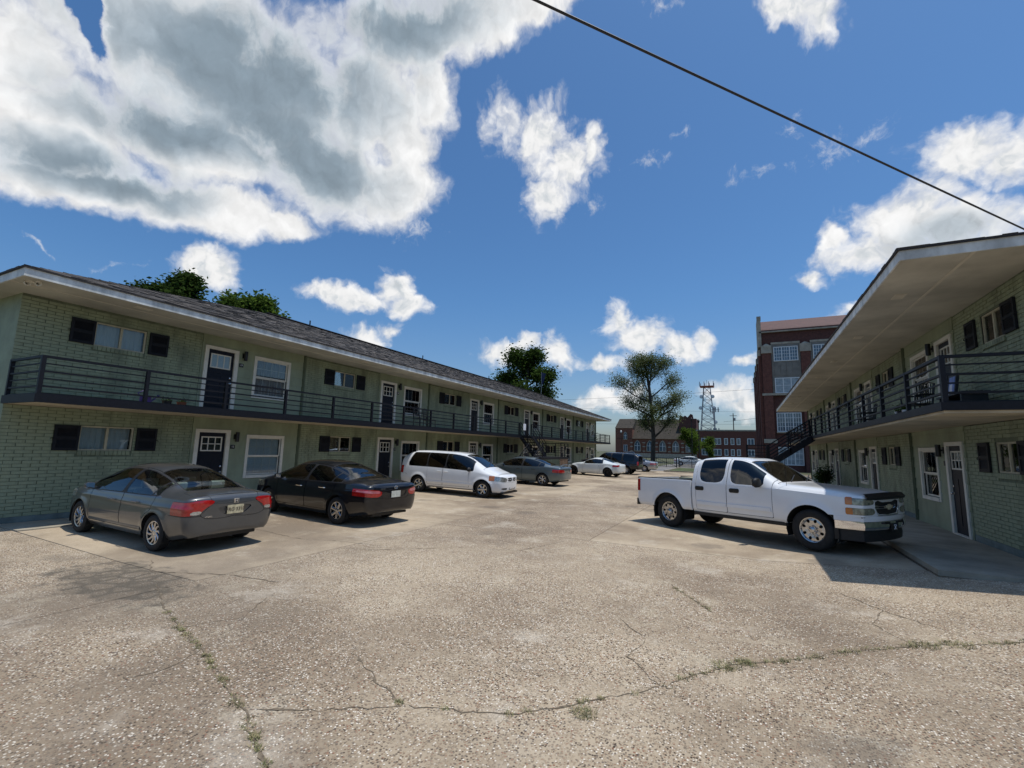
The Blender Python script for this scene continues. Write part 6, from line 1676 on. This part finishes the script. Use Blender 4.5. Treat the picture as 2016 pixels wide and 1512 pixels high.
        m = MB(); m.box(.30, .72, -.86, .86, rail+.022, rail+.065); m.build('tool_box_lid', 'plate_cream', tb)
        # frame rails, axle
        m = MB()
        for sg in (1, -1): m.box(-1.0, 4.2, sg*.38, sg*.48, .44, .56)
        m.build('chassis', 'liner_black', root)
        for ax in (0, wb): m = MB(); m.tube([(ax, -.75, tr), (ax, .75, tr)], .055, 8); m.lathe([(.0, -.17), (.13, -.1), (.15, 0), (.13, .1), (.0, .17)], 12, 'y', (ax, .12, tr)); m.build('axle', 'liner_black', root, True)
        # rocker
        for sg in (1, -1):
            m = MB(); m.box(.80, 3.16, sg*.86, sg*.94, .42, .50); m.build('rocker', 'trim_black', root)
            # door handles: black bezels
            for x in (1.02, 1.98):
                y = sy(x, 1.09); P = [(x-.10, 1.04), (x+.10, 1.04), (x+.125, 1.065), (x+.125, 1.115), (x+.10, 1.14), (x-.10, 1.14), (x-.125, 1.115), (x-.125, 1.065)]
                m = MB(); m.prism(P, 'y', sg*(y-.01), sg*(y+.012)); h = m.build('door_handle', 'trim_black', root)
                m = MB(); m.box(x-.09, x+.09, sg*(y+.012), sg*(y+.028), 1.09, 1.12); m.build('pull', 'trim_black', h)
            for (a, b) in ((.93, 1.755), (1.79, 2.84)):
                y = sy((a+b)/2, .72); m = MB(); m.box(a, b, sg*(y-.005), sg*(y+.022), .69, .77); m.build('side_moulding', col, root)
            # window visors
            # mud flap
            m = MB(); m.box(-.50, -.485, sg*.72, sg*.98, .22, .60); m.build('mud_flap', 'trim_black', root)
        # front bumper
        def bump(z0, z1, m_, dx=0.0, name='bumper', w=.99, x1=4.70):
            m = MB(); n = 24; V = []
            for k in range(n+1):
                t = -1+2*k/n; y = w*t; x = x1 - .16*abs(t)**2.6 + dx - (.30*max(0, abs(t)-.93)/.07)
                V += [(x, y, z0), (x+.012, y, (z0+z1)/2), (x-.005, y, z1), (x-.14, y, z1), (x-.14, y, z0)]
            F = [(5*k+j, 5*k+(j+1) % 5, 5*k+5+(j+1) % 5, 5*k+5+j) for k in range(n) for j in range(5)] + [tuple(range(5)), tuple(5*n+j for j in range(5))]
            m.add(V, F); return m.build(name, m_, root, True)
        bump(.675, .765, col, -.01, 'bumper_top'); bump(.52, .672, 'chrome', .0)
        bump(.30, .518, 'trim_black', -.05, 'air_dam', .93); 
        for sg in (1, -1):
            m = MB(); m.box(4.66, 4.715, sg*.16, sg*.42, .625, .665); m.build('tow_hook_slot', 'trim_black', root)
        # grille frame, bars and bow tie
        gx = 4.645
        m = MB(); P = [(-.43, .775), (.43, .775), (.54, .95), (.54, 1.075), (-.54, 1.075), (-.54, .95)]
        m.tube([(gx-.05*abs(p[0])**1.5-.01, p[0], p[1]) for p in P+[P[0]]], .016, 6); m.build('grille_frame', 'chrome', root, True)
        for z in (.955, .915):
            m = MB(); m.tube([(gx-.06, -.53, z), (gx-.01, -.2, z), (gx+.005, 0, z), (gx-.01, .2, z), (gx-.06, .53, z)], .013, 6); m.build('grille_bar', 'chrome', root, True)
        for k in range(5):
            m = MB(); z = .80+k*.055; m.box(gx-.07, gx-.045, -.46, .46, z, z+.008); m.build('grille_slat', 'trim_black', root)
        m = MB(); m.prism([(-.13, -.012), (-.115, .03), (-.045, .03), (-.045, .052), (.055, .052), (.055, .03), (.13, .03), (.115, -.03), (.045, -.03), (.045, -.052), (-.055, -.052), (-.055, -.03)], 'z', 0, .018)
        b = m.build('emblem', 'plate_cream', root); b.location = (gx+.008, 0, .935); b.rotation_euler = (R_(90), 0, R_(90))
        # bug shield on the bonnet lip
        m = MB(); n = 20; V = []
        for k in range(n+1):
            t = -1+2*k/n; y = .86*t; x = 4.70-.07*abs(t)**2.2; V += [(x, y, 1.085), (x+.015, y, 1.135), (x-.05, y, 1.215-.02*t*t), (x-.06, y, 1.21-.02*t*t)]
        m.add(V, [(4*k+j, 4*k+j+1, 4*k+4+j+1, 4*k+4+j) for k in range(n) for j in range(3)]); m.build('bug_shield', 'plate_black', root, True)
        # front tag with a pale butterfly shape
        m = MB(); m.cbox((4.72, 0, .55), (.012, .305, .155)); po = m.build('licence_plate', 'plate_black', root)
        emblem([[(-.05, .04), (.05, -.04)], [(-.05, -.04), (.05, .04)], [(-.05, .04), (-.02, .05)], [(.05, .04), (.02, .05)]], 4.728, 0, .55, 1, root, 'tag_mark', 'paper_white', 90, .008)
        for y0 in (-.35, .3): w = MB(); w.bar((2.99, y0, 1.345), (2.80, y0+.5, 1.475), .015, .02); w.build('wiper', 'trim_black', root)
        m = MB(); m.tube([(3.15, -.86, 1.22), (3.14, -.86, 1.9)], .004, 6); m.build('antenna', 'trim_black', root)
    sp['extra'] = [extras]
    return sp

# ------------------------------------------------------------------ park them
def park(x, y, heading, sp, col, name, label, cat, scale=1.0, group=None):
    """x, y: rear axle"""
    h = R_(heading); z0 = ground_z(x); x2 = x + math.cos(h)*sp['wb']*scale; z1 = ground_z(x2)
    return car(name, label, cat, (x, y, z0), h, sp, col, scale, group, -math.atan2(z1-z0, sp['wb']*scale))
park(-9.55, 5.73, 180.0, sedan_a(), 'paint_graphite', 'sedan', 'graphite grey compact sedan parked nose-in, nearest car on the left', 'car', 1.02)
park(-9.12, 9.65, 176.0, sedan_b(), 'paint_black', 'sedan', 'glossy black sedan with pale rear plate beside the white minivan', 'car', 1.03)
park(-12.48, 17.20, 2.0, minivan(), 'paint_white', 'minivan', 'white minivan with dark rear glass facing out of its bay', 'van', 1.0)
park(-9.75, 24.55, 178.0, sedan_c(), 'paint_slate', 'sedan', 'slate blue-grey sedan with small spoiler in front of the stairs', 'car', 1.03)
park(-9.15, 36.35, 172.0, coupe(), 'paint_pearl', 'coupe', 'low white sports coupe with dark wheels before the dark SUV', 'car', 1.08)
park(-9.05, 41.75, 178.0, suv(), 'paint_navy', 'suv', 'large black SUV parked behind the white coupe', 'SUV')
park(-8.75, 48.6, 178.0, sedan_b('paint_silver', .05, False), 'paint_silver', 'sedan', 'silver sedan beyond the black SUV, seen from behind', 'car')
TRK = (-1.32, 14.32)
park(TRK[0], TRK[1], -32.6, pickup(), 'paint_white', 'pickup_truck', 'white crew-cab pickup truck parked at an angle on the right', 'pickup truck')
park(-8.6, 77.5, 2.0, sedan_b('paint_pearl', .07, False), 'paint_pearl', 'sedan', 'white car behind the black metal gate', 'car')
park(-33.0, 108, 178.0, suv(2.9, -.9, 3.6, 1.75, res=.08), 'paint_pearl', 'suv', 'white SUV showing above the roof of the black SUV', 'SUV')
park(-19.5, 92, 100.0, suv(2.6, -.8, 3.3, 1.8, res=.08), 'paint_navy', 'suv', 'small dark off-roader parked left of the bare tree trunk', 'SUV')
# ------------------------------------------------------------------ things on the balconies and walks
mat('plastic_dark', (0.020, 0.022, 0.026), 0.5, var=0.2)
mat('wood_chair', (0.050, 0.028, 0.020), 0.5, var=0.25, scale=6)
mat('flag_blue', (0.02, 0.03, 0.10), 0.7, var=0.2)
mat('purple', (0.10, 0.05, 0.28), 0.5, var=0.2)
mat('terracotta', (0.25, 0.09, 0.05), 0.8, var=0.2)
mat('sign_blue', (0.16, 0.24, 0.55), 0.5, var=0.2)
BZ, BZR = 2.83, 2.91
def chair(x, y, z, rz, label, arms, m_):
    t = thing('chair', (x, y, z), label, 'chair', 'balcony chairs', R_(rz))
    for (a, b) in ((-.2, -.2), (.2, -.2), (-.2, .2), (.2, .2)):
        m = MB(); m.tube([(a*1.1, b*1.1, 0), (a, b, .42)], .02, 6); m.build('leg', m_, t)
    m = MB(); m.box(-.23, .23, -.22, .24, .41, .45); m.build('seat', m_, t)
    b_ = MB(); b_.tube([(-.2, .22, .45), (-.2, .30, .95), (0, .32, 1.0), (.2, .30, .95), (.2, .22, .45)], .018, 6); bo = b_.build('backrest', m_, t)
    for k in range(5):
        m = MB(); x_ = -.15+.075*k; m.tube([(x_, .24, .46), (x_, .305, .96)], .011, 5); m.build('spindle', m_, bo)
    if arms:
        for s_ in (-1, 1): m = MB(); m.tube([(s_*.22, -.2, .43), (s_*.25, -.2, .64), (s_*.25, .1, .67), (s_*.21, .26, .68)], .022, 6); m.build('armrest', m_, t)
chair(-13.6, 17.7, BZ, 170, 'dark plastic armchair on the left balcony, left of the pair', True, 'plastic_dark')
chair(-13.75, 18.65, BZ, 95, 'dark wooden chair with tall back, right of the balcony pair', False, 'wood_chair')
chair(4.0, 14.9, BZR, -70, 'dark chair behind the railing below the right upper window', True, 'plastic_dark')
chair(4.05, 20.5, BZR, -90, 'dark chair further along the right balcony', True, 'plastic_dark')
t = thing('bench', (4.15, 12.7, BZR), 'low black bench by the corner of the right balcony', 'bench')
for s_ in (-.55, .55):
    m = MB(); m.box(-.2, .2, s_-.03, s_+.03, 0, .40); m.build('leg', 'plastic_dark', t)
for k in range(4): m = MB(); m.box(-.22+.112*k, -.13+.112*k, -.68, .68, .40, .44); m.build('slat', 'plastic_dark', t)
m = MB(); m.box(-.22, .22, -.6, .6, .16, .20); m.build('shelf', 'plastic_dark', t)
m = MB(); m.box(.0, .05, -.19, .19, 0, .46); o = m.build('sign_board', 'plastic_dark'); o.location = (4.1, 13.1, BZR+.44); o.rotation_euler = (0, R_(8), 0); tag(o, 'small blue and white board standing on the black bench', 'sign')
m = MB(); m.box(-.006, -.001, -.15, .15, .04, .42); m.build('sign_face', 'sign_blue', o); m = MB(); m.box(-.010, -.006, -.05, .09, .06, .26); m.build('sign_panel', 'paper_white', o)
for k, (y, r) in enumerate(((13.6, .09), (13.9, .11), (14.2, .08))):
    t = thing('flower_pot', (3.45, y, BZR), ('small pot at the right balcony corner, nearest the bench', 'middle pot by the right balcony railing', 'small pot by the right balcony railing, farthest from the bench')[k], 'pot', 'pots on the right balcony')
    m = MB(); m.lathe([(.001, 0), (r*.7, 0), (r, .2), (r*1.05, .2), (r*.9, .18), (.001, .17)], 14, 'z'); m.build('pot', 'paper_white' if k != 1 else 'plastic_dark', t, True)
    m = MB(); rg = random.Random(k)
    for q in range(60):
        a = rg.uniform(0, 6.28); h = rg.uniform(.05, .2); c = Vector((math.cos(a)*h*.6, math.sin(a)*h*.6, .18+h*rg.uniform(.2, 1))); m.add([tuple(c+Vector((rg.uniform(-.04, .04), rg.uniform(-.04, .04), rg.uniform(-.03, .03)))) for _ in range(3)], [(0, 1, 2)])
    m.build('leaves', 'leaf_mid', t, fixn=False)
t = thing('watering_can', (-13.0, 6.1, BZ), 'purple watering can standing by the near left railing post', 'watering can')
m = MB(); m.lathe([(.001, 0), (.11, 0), (.12, .03), (.11, .2), (.07, .22), (.06, .20), (.001, .19)], 16, 'z'); m.build('body', 'purple', t, True)
m = MB(); m.tube([(0, .1, .06), (0, .2, .16), (0, .27, .25)], [.02, .015, .012], 8); m.lathe([(.001, .25), (.035, .25), (.02, .22)], 10, 'z', (0, .27, 0)); m.build('spout', 'purple', t, True)
m = MB(); m.tube([(0, -.1, .18), (0, -.17, .26), (0, -.05, .34), (0, .05, .24)], .012, 6); m.build('handle', 'purple', t, True)
for k, (y, m_) in enumerate(((6.6, 'plastic_dark'), (6.95, 'terracotta'))):
    t = thing('flower_pot', (-13.05, y, BZ), ('dark flower pot beside the purple watering can', 'reddish flower pot right of the dark one on the left balcony')[k], 'pot', 'pots on the left balcony')
    m = MB(); m.lathe([(.001, 0), (.08, 0), (.11, .14), (.12, .14), (.10, .12), (.001, .12)], 14, 'z'); m.build('pot', m_, t, True)
    m = MB(); rg = random.Random(k+5)
    for q in range(50):
        a = rg.uniform(0, 6.28); h = rg.uniform(.03, .12); c = Vector((math.cos(a)*h, math.sin(a)*h, .14+h*rg.uniform(.2, 1))); m.add([tuple(c+Vector((rg.uniform(-.03, .03), rg.uniform(-.03, .03), rg.uniform(-.03, .03)))) for _ in range(3)], [(0, 1, 2)])
    m.build('leaves', 'leaf_mid', t, fixn=False)
# potted shrubs on the right walk
for k, (x, y, h) in enumerate(((3.80, 28.6, 1.0), (3.75, 29.6, .7))):
    t = thing('potted_shrub', (x, y, .245), ('taller dark shrub in a pot on the right walk behind the pickup bonnet', 'lower shrub in a pot next to the taller one on the right walk')[k], 'plant', 'potted shrubs')
    m = MB(); m.lathe([(.001, 0), (.17, 0), (.23, .34), (.25, .34), (.21, .30), (.001, .30)], 16, 'z'); m.build('pot', 'plastic_dark', t, True)
    st = MB(); lf = MB(); rg = random.Random(50+k)
    for q in range(26):
        a = rg.uniform(0, 6.28); s_ = rg.uniform(.08, .32); p1 = Vector((math.cos(a)*s_, math.sin(a)*s_, .3+h*rg.uniform(.4, .8))); st.tube([(0, 0, .28), tuple(p1*.5+Vector((0, 0, .2))), tuple(p1)], .008, 4)
        for w in range(34):
            c = p1*rg.uniform(.55, 1.1) + Vector((rg.gauss(0, .08), rg.gauss(0, .08), rg.gauss(0.03, .09))); u = Vector((rg.uniform(-1, 1), rg.uniform(-1, 1), rg.uniform(-.6, .6))).normalized()*.06; v = u.cross(Vector((rg.uniform(-1, 1), rg.uniform(-1, 1), rg.uniform(-1, 1)))).normalized()*.022
            lf.add([tuple(c-u), tuple(c+v), tuple(c+u), tuple(c-v)], [(0, 1, 2, 3)])
    st.build('stem', 'bark', t, fixn=False); lf.build('leaves', 'leaf_dark' if k == 0 else 'leaf_mid', t, fixn=False)
# paper notice on the left stair head and a blue flag beyond the left roof
m = MB(); m.box(-.005, .005, -.2, .2, 0, .42); o = m.build('notice', 'paper_white'); o.location = (-12.66, 27.5, BZ+.35); tag(o, 'white paper notice hanging at the head of the left stairs', 'notice')
t = thing('flagpole', (-26.0, 62.0, 0), 'flagpole with dark blue flag showing beyond the left roof ridge', 'flag')
m = MB(); m.tube([(0, 0, 0), (0, 0, 13.2)], [.06, .03], 8); m.build('pole', 'steel_grey', t)
m = MB(); n = 8; vs = []
for k in range(n+1): vs += [(.03+.08*k, .05*math.sin(k), 13.1-.02*k), (.03+.035*k, .06*math.sin(k+1), 11.3+.03*k)]
m.add(vs, [(2*k, 2*k+1, 2*k+3, 2*k+2) for k in range(n)]); m.build('flag', 'flag_blue', t, fixn=False)
# flat stains and small litter on the lot
